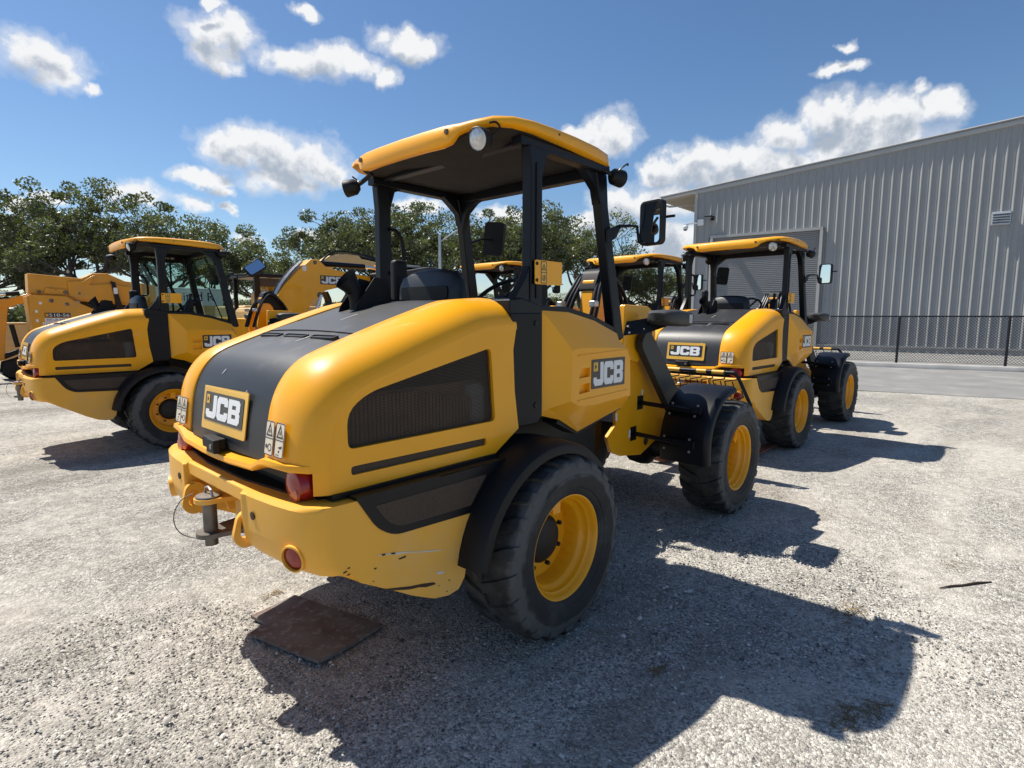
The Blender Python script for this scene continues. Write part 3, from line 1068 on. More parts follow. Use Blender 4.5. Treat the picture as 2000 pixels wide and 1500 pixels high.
def make_counterweight(root):
    def prof(xr, recess):
        p = [(-.43, .925), (xr, .945), (xr - .015, .93), (xr - .015, .80), (xr - .005, .735), (xr + .035, .685)]
        low = [(-1.20, .690), (-1.09, .630), (-.95, .548), (-.85, .487), (-.74, .432), (-.66, .415), (-.60, .422), (-.565, .465), (-.552, .53), (-.53, .62), (-.48, .75)]
        p += [(max(x, xr + .05), z) for x, z in low]
        if recess:
            p = [(max(x, recess), z) for x, z in p]
        return p
    ys = [-.762, -.757, -.745, -.71, -.64, -.54, -.44, -.36, -.305]
    xr = {-.762: -1.18, -.757: -1.205, -.745: -1.228, -.71: -1.252, -.64: -1.272, -.54: -1.288, -.44: -1.297, -.36: -1.302, -.305: -1.303}
    rings = [[(x, y, z) for x, z in prof(xr[y], None)] for y in ys]
    inner = [[(x, y, z) for x, z in prof(-1.303, -1.13)] for y in (-.298, 0, .298)]
    rings = rings + inner + [[(x, -y, z) for x, y, z in r] for r in reversed(rings)]
    # inset the first and last ring for a soft edge
    for k in (0, -1):
        rings[k] = [(x + (-.012 - x - .7) * .0 if False else x, y, z - .0) for x, y, z in rings[k]]
    c = build(MB().loft(rings), 'counterweight', 'yellow_cast', root, ang=40, wn=True)
    m = MB().box((-1.265, 0, .915), (.085, .62, .060))
    build(m, 'cross_bar', 'yellow_cast', c, bev=.008)
    m = MB()
    for s in (-1, 1):
        m2 = MB().prism([(-1.13, .70), (-1.13, .93), (-1.29, .93), (-1.29, .88), (-1.20, .80), (-1.17, .70)], s * .225 - .008, s * .225 + .008)
        build(m2, 'gusset_plate', 'yellow_cast', c)
        # towing eye
        loop = rpoly([(-1.25, .71), (-1.25, .83), (-1.29, .855), (-1.330, .835), (-1.355, .74), (-1.315, .695)], .04, 5)
        hole = rpoly([(-1.275, .735), (-1.278, .815), (-1.318, .815), (-1.325, .745)], .018, 4)
        mm = MB().flat(loop, [list(reversed(hole)) if False else hole], lambda u, v, w: (u, s * .285 + w, v), -.011, .011)
        build(mm, 'towing_eye', 'yellow_cast', c, bev=.003)
        # bolt hole and bumper end plate
        build(MB().revolve([(0, 0), (.016, 0), (.016, .004)], c=(-1.3195, s * .40, .86), n=16, axis='x'), 'bolt_hole', 'scratch_dark', c)
        pl = MB().prism([(-1.24, s * .60), (-1.317, s * .35), (-1.325, s * .33), (-1.325, s * .31), (-1.29, s * .31), (-1.23, s * .58)], .83, .935, 'z')
        build(pl, 'bumper_plate', 'yellow_cast', c, bev=.006)
        # round recessed reflector
        ang_ = R(20)
        d = Vector((-math.cos(ang_), s * math.sin(ang_), -.12)).normalized()
        Q = d.to_track_quat('Z', 'Y').to_matrix()
        cc = Vector((-1.278, s * .640, .752))
        m2 = MB().revolve([(.052, -.02), (.052, .012), (.046, .014), (.044, .004)], n=24, axis='z')
        m2.v = [tuple(cc + Q @ Vector(v)) for v in m2.v]
        rf = build(m2, 'reflector_cup', 'yellow_cast', c)
        m2 = MB().revolve([(0, .009), (.03, .008), (.043, .002)], n=24, axis='z')
        m2.v = [tuple(cc + Q @ Vector(v)) for v in m2.v]
        build(m2, 'reflector', 'lens_red', rf)
    # hitch: two plates and the pin
    h = MB()
    tongue = [(-1.13, -.10), (-1.31, -.058)] + [(-1.330 + .058 * math.cos(a), .058 * math.sin(a)) for a in [R(270 - 18 * k) for k in range(11)]] + [(-1.31, .058), (-1.13, .10)]
    h.prism(tongue, .830, .850, 'z')
    hp = build(h, 'hitch_plate', 'yellow_cast', c)
    build(MB().prism(tongue, .680, .700, 'z'), 'hitch_plate', 'worn_steel', c)
    build(MB().box((-1.16, 0, .765), (.06, .19, .15)), 'hitch_block', 'yellow_cast', c, bev=.005)
    for y in (-.06, .06):
        build(MB().revolve([(0, -.02), (.018, -.02), (.018, 0)], c=(-1.19, y, .79 + y * .3), n=6, axis='x'), 'bolt', 'worn_steel', c)
    pn = build(MB().revolve([(0, .185), (.02, .185), (.028, .18), (.028, .0), (.026, -.01), (.026, -.035), (0, -.035)], c=(-1.330, 0, .675), n=20, axis='z'), 'hitch_pin', 'worn_steel', c)
    build(MB().revolve([(.0, 0), (.05, 0), (.053, .004), (.05, .008), (0, .010)], c=(-1.330, 0, .851), n=24, axis='z'), 'pin_head', 'steel', pn)
    build(MB().tube([(-1.330, -.04, .860), (-1.330, -.03, .885), (-1.330, 0, .893), (-1.330, .03, .885), (-1.330, .04, .860)], .005, 6), 'pin_handle', 'steel', pn)
    w = [(-1.38, .03, .87), (-1.42, .06, .84), (-1.44, .09, .78), (-1.435, .10, .72), (-1.41, .09, .68), (-1.37, .06, .66)]
    build(MB().tube(catmull(w, 4), .0022, 5), 'pin_cord', 'worn_steel', pn)
    # black side panel between hood and counterweight with its mesh insert
    for s in (-1, 1):
        out = rpoly([(-1.10, .957), (-.30, .952), (-.475, .747), (-.935, .768), (-1.01, .815)], [.01, .01, .01, .05, .04])
        m = MB().flat(out, [], lambda u, v, w: (u, s * w, v), .70, .768)
        sp_ = build(m, 'side_skirt', 'black', root, bev=.008)
        ins = rpoly([(-1.02, .908), (-.43, .905), (-.53, .785), (-.91, .798), (-.965, .83)], [.01, .01, .01, .05, .04])
        build(MB().flat(ins, [], lambda u, v, w: (u, s * w, v), .72, .7705), 'mesh_insert', 'grille_solid', sp_)
        m = MB().box((-.73, s * .675, .957), (.86, .07, .020))
        build(m, 'black_strip', 'black', root)
    return c


def arc(cx, cz, r, a0, a1, n):
    return [(cx + r * math.cos(R(a0 + (a1 - a0) * k / n)), cz + r * math.sin(R(a0 + (a1 - a0) * k / n))) for k in range(n + 1)]


def make_fenders(root):
    for s in (-1, 1):
        # rear arch: a flange with a rolled lip and a stone-guard behind it
        o = arc(-.06, .455, .552, 172, 4, 26)
        secs = [(-.055, .60), (-.03, .60), (0, .62), (.0, .80), (-.006, .865), (-.02, .892), (-.045, .900), (-.062, .898), (-.062, .885), (-.035, .875), (-.022, .84), (-.018, .62)]
        rings = []
        for (x, z) in o:
            d = Vector((x + .06, z - .455)).normalized()
            rings.append([(x + d.x * q, s * y, z + d.y * q) for q, y in secs])
        f = build(MB().loft(rings), 'rear_fender', 'black_matt', root, ang=40)
        m = MB().prism(arc(-.06, .455, .545, 168, 8, 22) + [(.45, .5), (-.56, .5)], s * .58, s * .60)
        build(m, 'wheel_arch_liner', 'black_matt', f)
        # front mudguard on two stays
        pr = catmull([(1.735, .515), (1.725, .62), (1.735, .74), (1.79, .86), (1.89, .965), (2.02, 1.033), (2.13, 1.058), (2.23, 1.066)], 3)
        rings = []
        nn = len(pr)
        for i, (x, z) in enumerate(pr):
            a, b = Vector(pr[max(0, i - 1)]), Vector(pr[min(nn - 1, i + 1)])
            d = (b - a).normalized()
            nx, nz_ = -d.y, d.x
            sec = [(-.03, .50), (-.005, .502), (.0, .52), (.0, .84), (-.006, .868), (-.024, .884), (-.05, .888), (-.05, .878), (-.026, .868), (-.012, .84), (-.012, .52)]
            rings.append([(x + nx * q, s * y, z + nz_ * q) for q, y in sec])
        g = build(MB().loft(rings), 'front_mudguard', 'black', root, ang=40)
        for (x, z, a, mx) in ((1.80, .90, 52, .70), (1.705, .665, 88, .74)):
            ca, sa = math.cos(R(a)), math.sin(R(a))
            m = MB().box((x - .02, s * .66, z + .01), (.035, .28, .05), Matrix.Rotation(-R(a - 90), 3, 'Y'))
            br = build(m, 'stay_bracket', 'black', g, bev=.004)
            yy = (.30, .56)
            m = MB().tube([(x - .045 + .02, s * .30, z + .03), (x - .035, s * .72, z + .012)], .018, 10)
            m.box((x - .03, s * .297, z + .03), (.09, .012, .11))
            build(m, 'stay_tube', 'black', g)
            for dy in (.56, .76):
                for e in (-.045, .045):
                    px, pz = x + ca * e * .9 - sa * .018 + .01, z + sa * e + ca * .018
                    build(MB().revolve([(0, -.006), (.009, -.006), (.010, 0)], c=(px - .012, s * dy, pz), n=8, axis='x'), 'bolt', 'galv', br)


def make_cab(root, glass=False):
    # corner cover and cab base
    for s in (-1, 1):
        m = MB().prism([(-.135, 1.06), (-.17, 1.25), (-.185, 1.63), (.055, 1.63), (.060, 1.10), (.02, 1.06)], s * .60, s * .695)
        build(m, 'corner_cover', 'black_matt', root, bev=.012)
        for z in (1.575, 1.16):
            build(MB().revolve([(0, -.006), (.013, -.006), (.015, 0)], c=(.0, s * .699, z), n=12) if s > 0 else MB().revolve([(0, .0), (.015, 0), (.013, -.006), (0, -.006)], c=(.0, s * .695, z), n=12), 'cover_bolt', 'black', root)
        # door panel: flat base, raised faceted skin with two step pockets
        base = [(.062, 1.640), (.30, 1.632), (.55, 1.585), (.80, 1.505), (.865, 1.40), (.88, 1.045), (.40, .958), (.23, 1.05), (.066, 1.095)]
        mid = [(.10, 1.605), (.30, 1.600), (.55, 1.553), (.79, 1.470), (.845, 1.385), (.86, 1.06), (.42, .985), (.25, 1.075), (.105, 1.125)]
        fac = [(.235, 1.43), (.32, 1.440), (.55, 1.432), (.78, 1.42), (.825, 1.36), (.84, 1.13), (.45, 1.115), (.30, 1.125), (.225, 1.16)]
        m = MB()
        rings = [[(x, s * .60, z) for x, z in base], [(x, s * .672, z) for x, z in base], [(x, s * .690, z) for x, z in mid], [(x, s * .752, z) for x, z in fac]]
        n_ = len(base)
        for k in range(3):
            m.loft([rings[k], rings[k + 1]], True, False)
        pk = [[(.30, 1.19 + d), (.40, 1.195 + d), (.40, 1.245 + d), (.30, 1.24 + d)] for d in (0, .085)]
        m.flat(fac, [list(reversed(q)) for q in pk], lambda u, v, w: (u, s * w, v), .722, .752)
        dr = build(m, 'door_panel', 'yellow', root, ang=14)
        for q in pk:
            build(MB().flat(q, [], lambda u, v, w: (u, s * w, v), .715, .726), 'step_pocket', 'yellow', dr)
        for (z0, z1) in ((1.395, 1.402), (1.150, 1.157)):
            build(MB().flat([(.29, z0), (.80, z0 + .012), (.80, z1 + .012), (.29, z1)], [], lambda u, v, w: (u, s * w, v), .75, .757), 'pressed_line', 'yellow', dr)
        logo(root, (lambda u, v, w: (.588 + u, -.7525 - w, 1.288 + v)) if s < 0 else (lambda u, v, w: (.588 - u, .7525 + w, 1.288 + v)), .350, .165)
        # black sill along the top of the door and cab floor edge
        sill = [(.03, 1.628), (.30, 1.630), (.55, 1.583), (.80, 1.503), (.88, 1.46), (.90, 1.485), (.83, 1.535), (.57, 1.615), (.30, 1.663), (.03, 1.663)]
        build(MB().prism(sill, s * .575, s * .655), 'door_sill', 'black', root, bev=.006)
        low = [(.24, 1.06), (.41, .968), (.875, 1.055), (.875, 1.03), (.41, .940), (.22, 1.03)]
        build(MB().prism(low, s * .56, s * .66), 'floor_edge', 'black_matt', root)
    # rear bulkhead behind the hood
    m = MB().prism([(-.19, 1.62), (-.19, 1.690), (-.10, 1.70), (.06, 1.66), (.06, 1.62)], -.69, .69)
    build(m, 'bulkhead_sill', 'black', root, bev=.008)
    m = MB().box((.42, 0, 1.33), (.82, 1.16, .46))
    m.box((.35, 0, 1.0), (.5, .9, .25))
    build(m, 'cab_tub', 'black_matt', root)
    # posts
    for s in (-1, 1):
        m = MB()
        secs = [((-.02, .09), 1.66), ((-.012, .085), 1.72), ((-.008, .082), 2.30), ((-.02, .13), 2.44)]
        m.loft([[(a, s * .605, z), (b, s * .605, z), (b, s * .668, z), (a, s * .668, z)] for (a, b), z in secs])
        p = build(m, 'rear_post', 'black', root, bev=.01)
        m = MB().prism([(-.02, 1.66), (-.02, 1.86), (-.05, 1.80), (-.13, 1.70), (-.17, 1.66)], s * .62, s * .668)
        build(m, 'post_gusset', 'black', p, bev=.006)
        m = MB().box((.037, s * .670, 2.03), (.020, .008, .66))
        build(m, 'post_channel', 'black_matt', p)
        m = MB().prism([(.08, 2.44), (.08, 2.36), (.11, 2.41), (.18, 2.44)], s * .60, s * .655)
        build(m, 'top_gusset', 'black', p)
        m = MB()
        secs = [((.80, .905), 1.47, .66, .59), ((.785, .88), 1.60, .655, .585), ((.675, .752), 2.25, .625, .56), ((.62, .74), 2.44, .62, .55)]
        m.loft([[(a, s * o2, z), (b, s * o2, z), (b, s * o1, z), (a, s * o1, z)] for (a, b), z, o1, o2 in secs])
        p = build(m, 'front_post', 'black', root, bev=.01)
        m = MB().prism([(.64, 2.44), (.665, 2.26), (.64, 2.34), (.56, 2.40), (.50, 2.44)], s * .565, s * .615)
        build(m, 'top_gusset', 'black', p)
        if s > 0:
            m = MB().prism([(s * .56, 2.44), (s * .56, 2.20), (s * .52, 2.33), (s * .42, 2.40), (s * .30, 2.44)], .66, .70, 'x')
            build(m, 'top_gusset', 'black', p)
    # roof frame
    m = MB()
    m.box((.33, -.615, 2.455), (.78, .07, .045))
    m.box((.33, .615, 2.455), (.78, .07, .045))
    m.box((.03, 0, 2.474), (.06, 1.16, .03))
    m.box((.69, 0, 2.445), (.07, 1.12, .06))
    build(m, 'roof_frame', 'black', root, bev=.006)
    # roof shell
    half = [(-.305, 0, 2.432, 2.530), (-.300, .20, 2.432, 2.530), (-.292, .34, 2.430, 2.530), (-.281, .392, 2.442, 2.530), (-.264, .428, 2.478, 2.532), (-.238, .505, 2.500, 2.539), (-.20, .60, 2.502, 2.545), (-.12, .662, 2.500, 2.548), (0, .688, 2.495, 2.550), (.15, .692, 2.488, 2.552), (.35, .690, 2.482, 2.552), (.55, .682, 2.474, 2.548), (.68, .665, 2.468, 2.540), (.76, .62, 2.462, 2.532), (.80, .54, 2.458, 2.527), (.815, .35, 2.458, 2.527), (.82, 0, 2.458, 2.527)]
    loop = half + [(x, -y, a, b) for x, y, a, b in reversed(half[1:-1])]
    cx = .26

    def sc_(x, y, k):
        return (cx + (x - cx) * k, y * k)
    rings = []
    for k, w in ((.94, 'b'), (.985, 'b'), (1.0, 'b1'), (1.0, 'm'), (.992, 't0'), (.97, 't'), (.90, 't1'), (.70, 't2'), (.35, 't3'), (.02, 't4')):
        r_ = []
        for x, y, zb, zt in loop:
            px, py = sc_(x, y, k)
            crown = .5 * (1 - min(1, ((px - .2) / .55) ** 2))
            z = {'b': zb, 'b1': zb + .008, 'm': (zb + zt) / 2, 't0': zt - .010, 't': zt, 't1': zt + .012, 't2': .5 * (zt + 2.55) + .020, 't3': 2.578, 't4': 2.582}[w]
            r_.append((px, py, z))
        rings.append(r_)
    rf = build(MB().loft(rings, True, False), 'roof', 'yellow', root, ang=50)
    lin = [(sc_(x, y, .955) + (zb + .012,)) for x, y, zb, zt in loop]
    lin2 = [(sc_(x, y, .90) + (2.478,)) for x, y, zb, zt in loop]
    lin3 = [(sc_(x, y, .5) + (2.49,)) for x, y, zb, zt in loop]
    lin4 = [(sc_(x, y, .02) + (2.49,)) for x, y, zb, zt in loop]
    build(MB().loft([lin, lin2, lin3, lin4], True, True), 'roof_lining', 'liner', rf)
    for s in (-1, 1):
        build(MB().revolve([(0, -.006), (.012, -.005), (.014, .004)], c=(-.292, s * .369, 2.494), n=12, axis='x'), 'roof_bolt', 'worn_steel', rf)
    build(MB().revolve([(0, 0), (.006, 0), (.006, .004)], c=(.18, -.695, 2.52), n=8), 'roof_rivet', 'worn_steel', rf)
    # work lamps
    def lamp(pos, d, sgn, r=.056):
        d = Vector(d).normalized()
        Q = d.to_track_quat('Z', 'Y').to_matrix()
        p = Vector(pos)
        m = MB().revolve([(0, -.075), (.026, -.072), (.046, -.05), (r * .98, -.01), (r, .012), (r * .93, .016)], n=20, axis='z')
        m.v = [tuple(p + Q @ Vector(v)) for v in m.v]
        b = build(m, 'work_lamp', 'black_matt', root)
        m = MB().revolve([(0, .020), (r * .55, .017), (r * .93, .008)], n=20, axis='z')
        m.v = [tuple(p + Q @ Vector(v)) for v in m.v]
        build(m, 'lamp_lens', 'lens_clear', b)
        m = MB().tube([tuple(p - d * .05), tuple(p - d * .09 + Vector((0, -sgn * .01, .02))), tuple(p - d * .12 + Vector((0, -sgn * .06, .05)))], .013, 6)
        build(m, 'lamp_bracket', 'black', b)
        m = MB().tube(catmull([tuple(p - d * .06), tuple(p - d * .07 + Vector((.03, sgn * .05, .04))), tuple(p - d * .03 + Vector((.04, sgn * .05, .075))), tuple(p + Vector((.05, sgn * .02, .08)))], 3), .005, 5)
        build(m, 'lamp_cable', 'black', b)
    lamp((-.265, -.565, 2.425), (-1, -.15, -.25), -1)
    lamp((-.245, .585, 2.375), (-.6, .75, -.2), 1, .05)
    lamp((.765, -.690, 2.408), (1, -.25, -.1), -1, .05)
    lamp((.765, .690, 2.408), (1, .25, -.1), 1, .05)
    # mirrors
    m = MB().prism([(.70, 2.04), (.70, 2.115), (.82, 2.155), (.85, 2.155), (.78, 2.07)], -.660, -.645)
    m.tube([(.82, -.66, 2.145), (.86, -.70, 2.15), (.88, -.745, 2.145), (.88, -.76, 2.05), (.88, -.80, 2.035)], .009, 8)
    mi = build(m, 'mirror', 'black', root)
    Q = Matrix.Rotation(R(-12), 3, 'Z')
    mc = Vector((.885, -.838, 2.155))

    def fm(u, v, w):
        p = mc + Q @ Vector((-w, -u, v))
        return tuple(p)
    build(MB().flat(rrect(-.082, -.128, .082, .128, .03), [], fm, -.03, .012), 'mirror_housing', 'black_matt', mi, bev=.008)
    build(MB().flat(rrect(-.070, -.116, .070, .116, .022), [], fm, .012, .0145), 'mirror_glass', 'mirror_glass', mi)
    build(MB().tube([tuple(mc + Vector((.03, -.05, .03))), tuple(mc + Vector((.03, -.13, .03)))], .008, 8), 'mirror_clamp', 'black', mi)
    m = MB().tube([(.74, .60, 2.12), (.82, .62, 2.16), (.94, .62, 2.20), (1.02, .61, 2.20)], .010, 8)
    mi = build(m, 'mirror', 'black', root)
    Q2 = Matrix.Rotation(R(200), 3, 'Z') @ Matrix.Rotation(R(-6), 3, 'X')
    mc2 = Vector((1.05, .60, 2.205))

    def fm2(u, v, w):
        p = mc2 + Q2 @ Vector((-w, -u, v))
        return tuple(p)
    build(MB().flat(rrect(-.082, -.128, .082, .128, .03), [], fm2, -.03, .012), 'mirror_housing', 'black_matt', mi, bev=.008)
    build(MB().flat(rrect(-.070, -.116, .070, .116, .022), [], fm2, .012, .0145), 'mirror_glass', 'mirror_glass', mi)
    build(MB().revolve([(.03, -.034), (.032, -.04), (.018, -.044), (0, -.044)], c=(0, 0, 0), n=14, axis='x'), 'x', 'black', mi) if False else None
    # grab rail on the left rear post
    build(MB().tube(catmull([(.06, .60, 2.17), (.11, .60, 2.165), (.155, .60, 2.12), (.17, .60, 2.03), (.17, .60, 1.93), (.14, .60, 1.90), (.06, .60, 1.89)], 4), .013, 8), 'grab_rail', 'black', root)
    # yellow marker plate on the right rear post
    g = MB().flat(rrect(.005, 1.770, .225, 1.890, .008, 2), [], lambda u, v, w: (u, -w, v), .680, .684)
    ml = build(g, 'marker_plate', 'yellow', root)
    for z in (1.79, 1.872):
        build(MB().revolve([(0, 0), (.009, 0), (.009, -.004), (0, -.005)], c=(.018, -.684, z), n=10), 'screw', 'black', ml)
    warning_sticker(root, lambda u, v, w: (.072 + u, -.6845 - w, 1.830 + v), .045, .11, 2, 'decal_yellow')
    # seat
    st = empty('operator_seat', parent=root)
    pr = [(-.13, 1.46), (-.03, 1.46), (-.02, 1.66), (-.045, 1.84), (-.06, 1.868), (-.10, 1.87), (-.14, 1.84), (-.15, 1.70)]
    rings = []
    for y, k, dz in ((-.26, .55, -.13), (-.245, .8, -.06), (-.20, .95, -.015), (-.10, 1, 0), (0, 1, .004), (.10, 1, 0), (.20, .95, -.015), (.245, .8, -.06), (.26, .55, -.13)):
        rings.append([(-.085 + (x + .085) * k, y, z + (dz if z > 1.75 else dz * .3 if z > 1.6 else 0)) for x, z in pr])
    build(MB().loft(rings), 'backrest', 'seat_vinyl', st, ang=60)
    build(MB().box((.16, 0, 1.46), (.46, .50, .14)), 'seat_cushion', 'seat_vinyl', st, bev=.04, seg=3)
    build(MB().flat(rrect(-.20, 1.70, .20, 1.775, .02), [], lambda u, v, w: (-.150 - w, u, v), -.01, .004), 'map_pocket', 'black_matt', st)
    build(MB().box((-.06, .345, 1.80), (.10, .065, .30)), 'belt_reel', 'black_matt', st, bev=.025, seg=3)
    # steering column and wheel
    sw = empty('steering_wheel', parent=root)
    Qs = Matrix.Rotation(R(-38), 3, 'Y')
    cs = Vector((.47, 0, 1.73))
    mrim = MB()
    ringp = [tuple(cs + Qs @ Vector((.19 * math.cos(2 * math.pi * k / 28), .19 * math.sin(2 * math.pi * k / 28), 0))) for k in range(29)]
    mrim.tube(ringp, .014, 8, False)
    build(mrim, 'wheel_rim', 'black_matt', sw)
    ms_ = MB()
    for a in (90, 210, 330):
        ms_.tube([tuple(cs - Qs @ Vector((0, 0, .03))), tuple(cs + Qs @ Vector((.185 * math.cos(R(a)), .185 * math.sin(R(a)), 0)))], .012, 6)
    ms_.tube([tuple(cs), (.70, 0, 1.40)], [.035, .06], 10)
    build(ms_, 'wheel_spokes', 'black_matt', sw)
    build(MB().box((.72, 0, 1.52), (.16, .5, .16)), 'dashboard', 'black_matt', root, bev=.04, seg=3)
    build(MB().prism([(.30, 1.56), (.42, 1.56), (.45, 1.80), (.41, 1.84), (.36, 1.80)], -.42, -.34), 'control_console', 'black_matt', root, bev=.02)
    build(MB().tube([(.40, -.38, 1.80), (.42, -.38, 1.90)], [.012, .022], 8), 'joystick', 'black', root)


def make_cab_glass(root):
    for s in (1,):
        build(MB().prism([(.10, 1.66), (.10, 2.40), (.645, 2.40), (.80, 1.62), (.56, 1.63)], s * .612, s * .617), 'side_window', 'glass', root)
        build(MB().box((.47, s * .615, 2.03), (.022, .02, .80)), 'window_bar', 'black', root)
        build(MB().box((.37, s * .615, 2.39), (.54, .022, .05)), 'window_bar', 'black', root)
        build(MB().box((.37, s * .615, 1.66), (.66, .022, .05)), 'window_bar', 'black', root)
    m = MB().add([(.90, -.56, 1.52), (.90, .56, 1.52), (.70, .54, 2.42), (.70, -.54, 2.42), (.905, -.56, 1.52), (.905, .56, 1.52), (.705, .54, 2.42), (.705, -.54, 2.42)], [(0, 1, 2, 3), (7, 6, 5, 4), (0, 4, 5, 1), (1, 5, 6, 2), (2, 6, 7, 3), (3, 7, 4, 0)])
    build(m, 'windscreen', 'glass', root)
    build(MB().tube([(.89, -.1, 1.56), (.80, .1, 2.0)], .008, 6), 'wiper', 'black', root)
    build(MB().tube([(.55, .30, 1.6), (.30, .33, 2.2), (.2, .4, 2.35)], .02, 6), 'cab_duct', 'black_matt', root)


def make_front(root):
    # chassis
    m = MB()
    m.box((.45, 0, .62), (1.5, .52, .42))
    m.box((-.45, 0, .62), (.7, .9, .35))
    build(m, 'rear_chassis', 'black_matt', root)
    for x in (0, WB):
        m = MB().tube([(x, -.72, WR), (x, .72, WR)], [.11, .11], 14)
        ax = build(m, 'axle', 'black_matt', root)
        build(MB().revolve([(.12, -.14), (.19, -.08), (.2, 0), (.19, .08), (.12, .14)], c=(x, 0, WR), n=18), 'differential', 'black_matt', ax)
    for s in (-1, 1):
        out = [(1.30, .72), (1.36, .60), (1.50, .545), (1.80, .50), (2.05, .58), (2.60, .52), (2.62, .72), (2.25, .80), (2.02, 1.02), (1.86, 1.24), (1.80, 1.36), (1.36, 1.36), (1.36, .98), (1.42, .90), (1.42, .80), (1.36, .76)]
        f = build(MB().prism(out, s * .27, s * .30), 'tower_plate', 'yellow', root, bev=.004)
        ear = rpoly([(1.40, 1.30), (1.62, 1.262), (1.75, 1.30), (1.90, 1.44), (1.88, 1.58), (1.79, 1.685), (1.42, 1.695)], [.01, .03, .05, .05, .06, .05, .02])
        build(MB().prism(ear, s * .305, s * .355), 'tower_ear', 'yellow', f, bev=.01)
        build(MB().flat(rrect(1.725, 1.43, 1.815, 1.60, .04, 5), [], lambda u, v, w: (u, s * w, v), .355, .363), 'pivot_cover', 'black_matt', f)
        build(MB().revolve([(0, s * .361), (.02, s * .361), (.022, s * .355)], c=(1.73, 0, 1.335), n=12), 'pivot_pin', 'yellow', f)
        build(MB().flat(rrect(1.49, .985, 1.60, 1.02, .004, 1), [list(reversed(rrect(1.496, .99, 1.594, 1.015, .003, 1)))], lambda u, v, w: (u, s * w, v), .30, .302), 'outline_decal', 'rust_fork', f)
        for (x, z) in ((1.80, 1.0), (1.62, .70), (1.42, .86)):
            build(MB().flat(rrect(x - .012, z - .03, x + .012, z + .03, .002, 1), [], lambda u, v, w: (u, s * w, v), .30, .302), 'paper_label', 'decal_white', f)
        build(MB().flat(circle(1.50, 1.25, .022, 12), [], lambda u, v, w: (u, s * w, v), .30, .3015), 'plate_hole', 'scratch_dark', f)
        build(MB().flat(circle(1.88, .60, .035, 12), [], lambda u, v, w: (u, s * w, v), .30, .3015), 'plate_hole', 'scratch_dark', f)
        # lift arm
        arm = rpoly([(1.56, 1.45), (1.64, 1.51), (1.74, 1.44), (2.12, 1.05), (2.60, .74), (2.98, .60), (3.02, .42), (2.90, .36), (2.50, .54), (1.99, .90), (1.55, 1.38)], .03, 2)
        build(MB().prism(arm, s * .37, s * .43), 'lift_arm', 'charcoal', root, bev=.006)
        ln = MB().tube([(2.95, s * .36, .48), (2.95, s * .45, .48)], .05, 10)
        build(ln, 'arm_pin', 'black', root)
        # head lamp on its bracket
        m = MB().add([(x, s * y, z) for x, y, z in [(1.40, .358, 1.47), (1.44, .358, 1.57), (1.60, .56, 1.615), (1.66, .60, 1.60), (1.64, .60, 1.545), (1.50, .50, 1.49)]] + [(x + .02, s * (y - .02), z) for x, y, z in [(1.40, .358, 1.47), (1.44, .358, 1.57), (1.60, .56, 1.615), (1.66, .60, 1.60), (1.64, .60, 1.545), (1.50, .50, 1.49)]],
                    [(0, 1, 2, 3, 4, 5), (11, 10, 9, 8, 7, 6)] + [(i, (i + 1) % 6, 6 + (i + 1) % 6, 6 + i) for i in range(6)])
        hb = build(m, 'lamp_bracket', 'black', root)
        m = MB()
        rings = []
        for x, yr, zr, zc in ((1.46, .060, .030, 1.605), (1.50, .095, .050, 1.602), (1.64, .110, .060, 1.598), (1.82, .105, .058, 1.590), (1.855, .095, .050, 1.588)):
            rings.append([(x, s * .585 + yr * math.copysign(abs(math.cos(a)) ** .5, math.cos(a)), zc + zr * math.copysign(abs(math.sin(a)) ** .5, math.sin(a))) for a in [2 * math.pi * k / 20 for k in range(20)]])
        m.loft(rings)
        hl = build(m, 'head_lamp', 'charcoal', root, ang=50)
        build(MB().flat(rrect(-.085, -.042, .085, .042, .02), [], lambda u, v, w: (1.855 + w, s * .585 + u, 1.588 + v), 0, .005), 'lamp_lens', 'lens_clear', hl)
        build(MB().flat(rrect(1.755, 1.560, 1.805, 1.622, .008, 2), [], lambda u, v, w: (u, s * w, v), .686, .694), 'indicator_lens', 'lens_clear', hl)
        for (x, yy, z) in ((1.42, .375, 1.535), (1.43, .385, 1.49), (1.50, .46, 1.515)):
            build(MB().revolve([(0, s * (yy + .012)), (.008, s * (yy + .012)), (.009, s * yy)], c=(x, 0, z), n=8), 'bolt', 'galv', hb)
    m = MB()
    m.box((1.60, 0, 1.10), (.10, .54, .45))
    m.box((2.1, 0, .66), (.95, .54, .22))
    m.box((1.25, 0, .70), (.4, .30, .35))
    build(m, 'front_chassis', 'black_matt', root)  # black paints in the shade of the cavity below the door
    m = MB()
    for k in range(7):
        a = -.18 + .06 * k
        m.tube(catmull([(1.0, a, .80 + .02 * k), (1.15, a * 1.3, .86), (1.35, a, .82), (1.5, a * .8, .9)], 3), .014, 6)
    build(m, 'hydraulic_hoses', 'black', root)
    # central lever with hoses, seen over the door
    lv = build(MB().prism([(1.36, 1.30), (1.62, 1.30), (1.66, 1.62), (1.60, 1.86), (1.53, 1.93), (1.46, 1.88)], -.055, .055), 'centre_lever', 'yellow', root, bev=.008)
    build(MB().prism(rpoly([(1.43, 1.80), (1.50, 1.96), (1.60, 1.985), (1.68, 1.93), (1.84, 1.74), (1.80, 1.66), (1.66, 1.70), (1.58, 1.80)], .03, 3), -.075, .075), 'lever_cover', 'black_matt', lv, bev=.01)
    for y in (-.14, -.10, .10, .14, .18):
        build(MB().tube(catmull([(1.30, y, 1.45), (1.38, y, 1.68), (1.47, y * .8, 1.84), (1.58, y * .8, 1.93), (1.74, y, 1.80), (1.85, y, 1.60)], 4), .016, 7), 'lever_hose', 'black', lv)
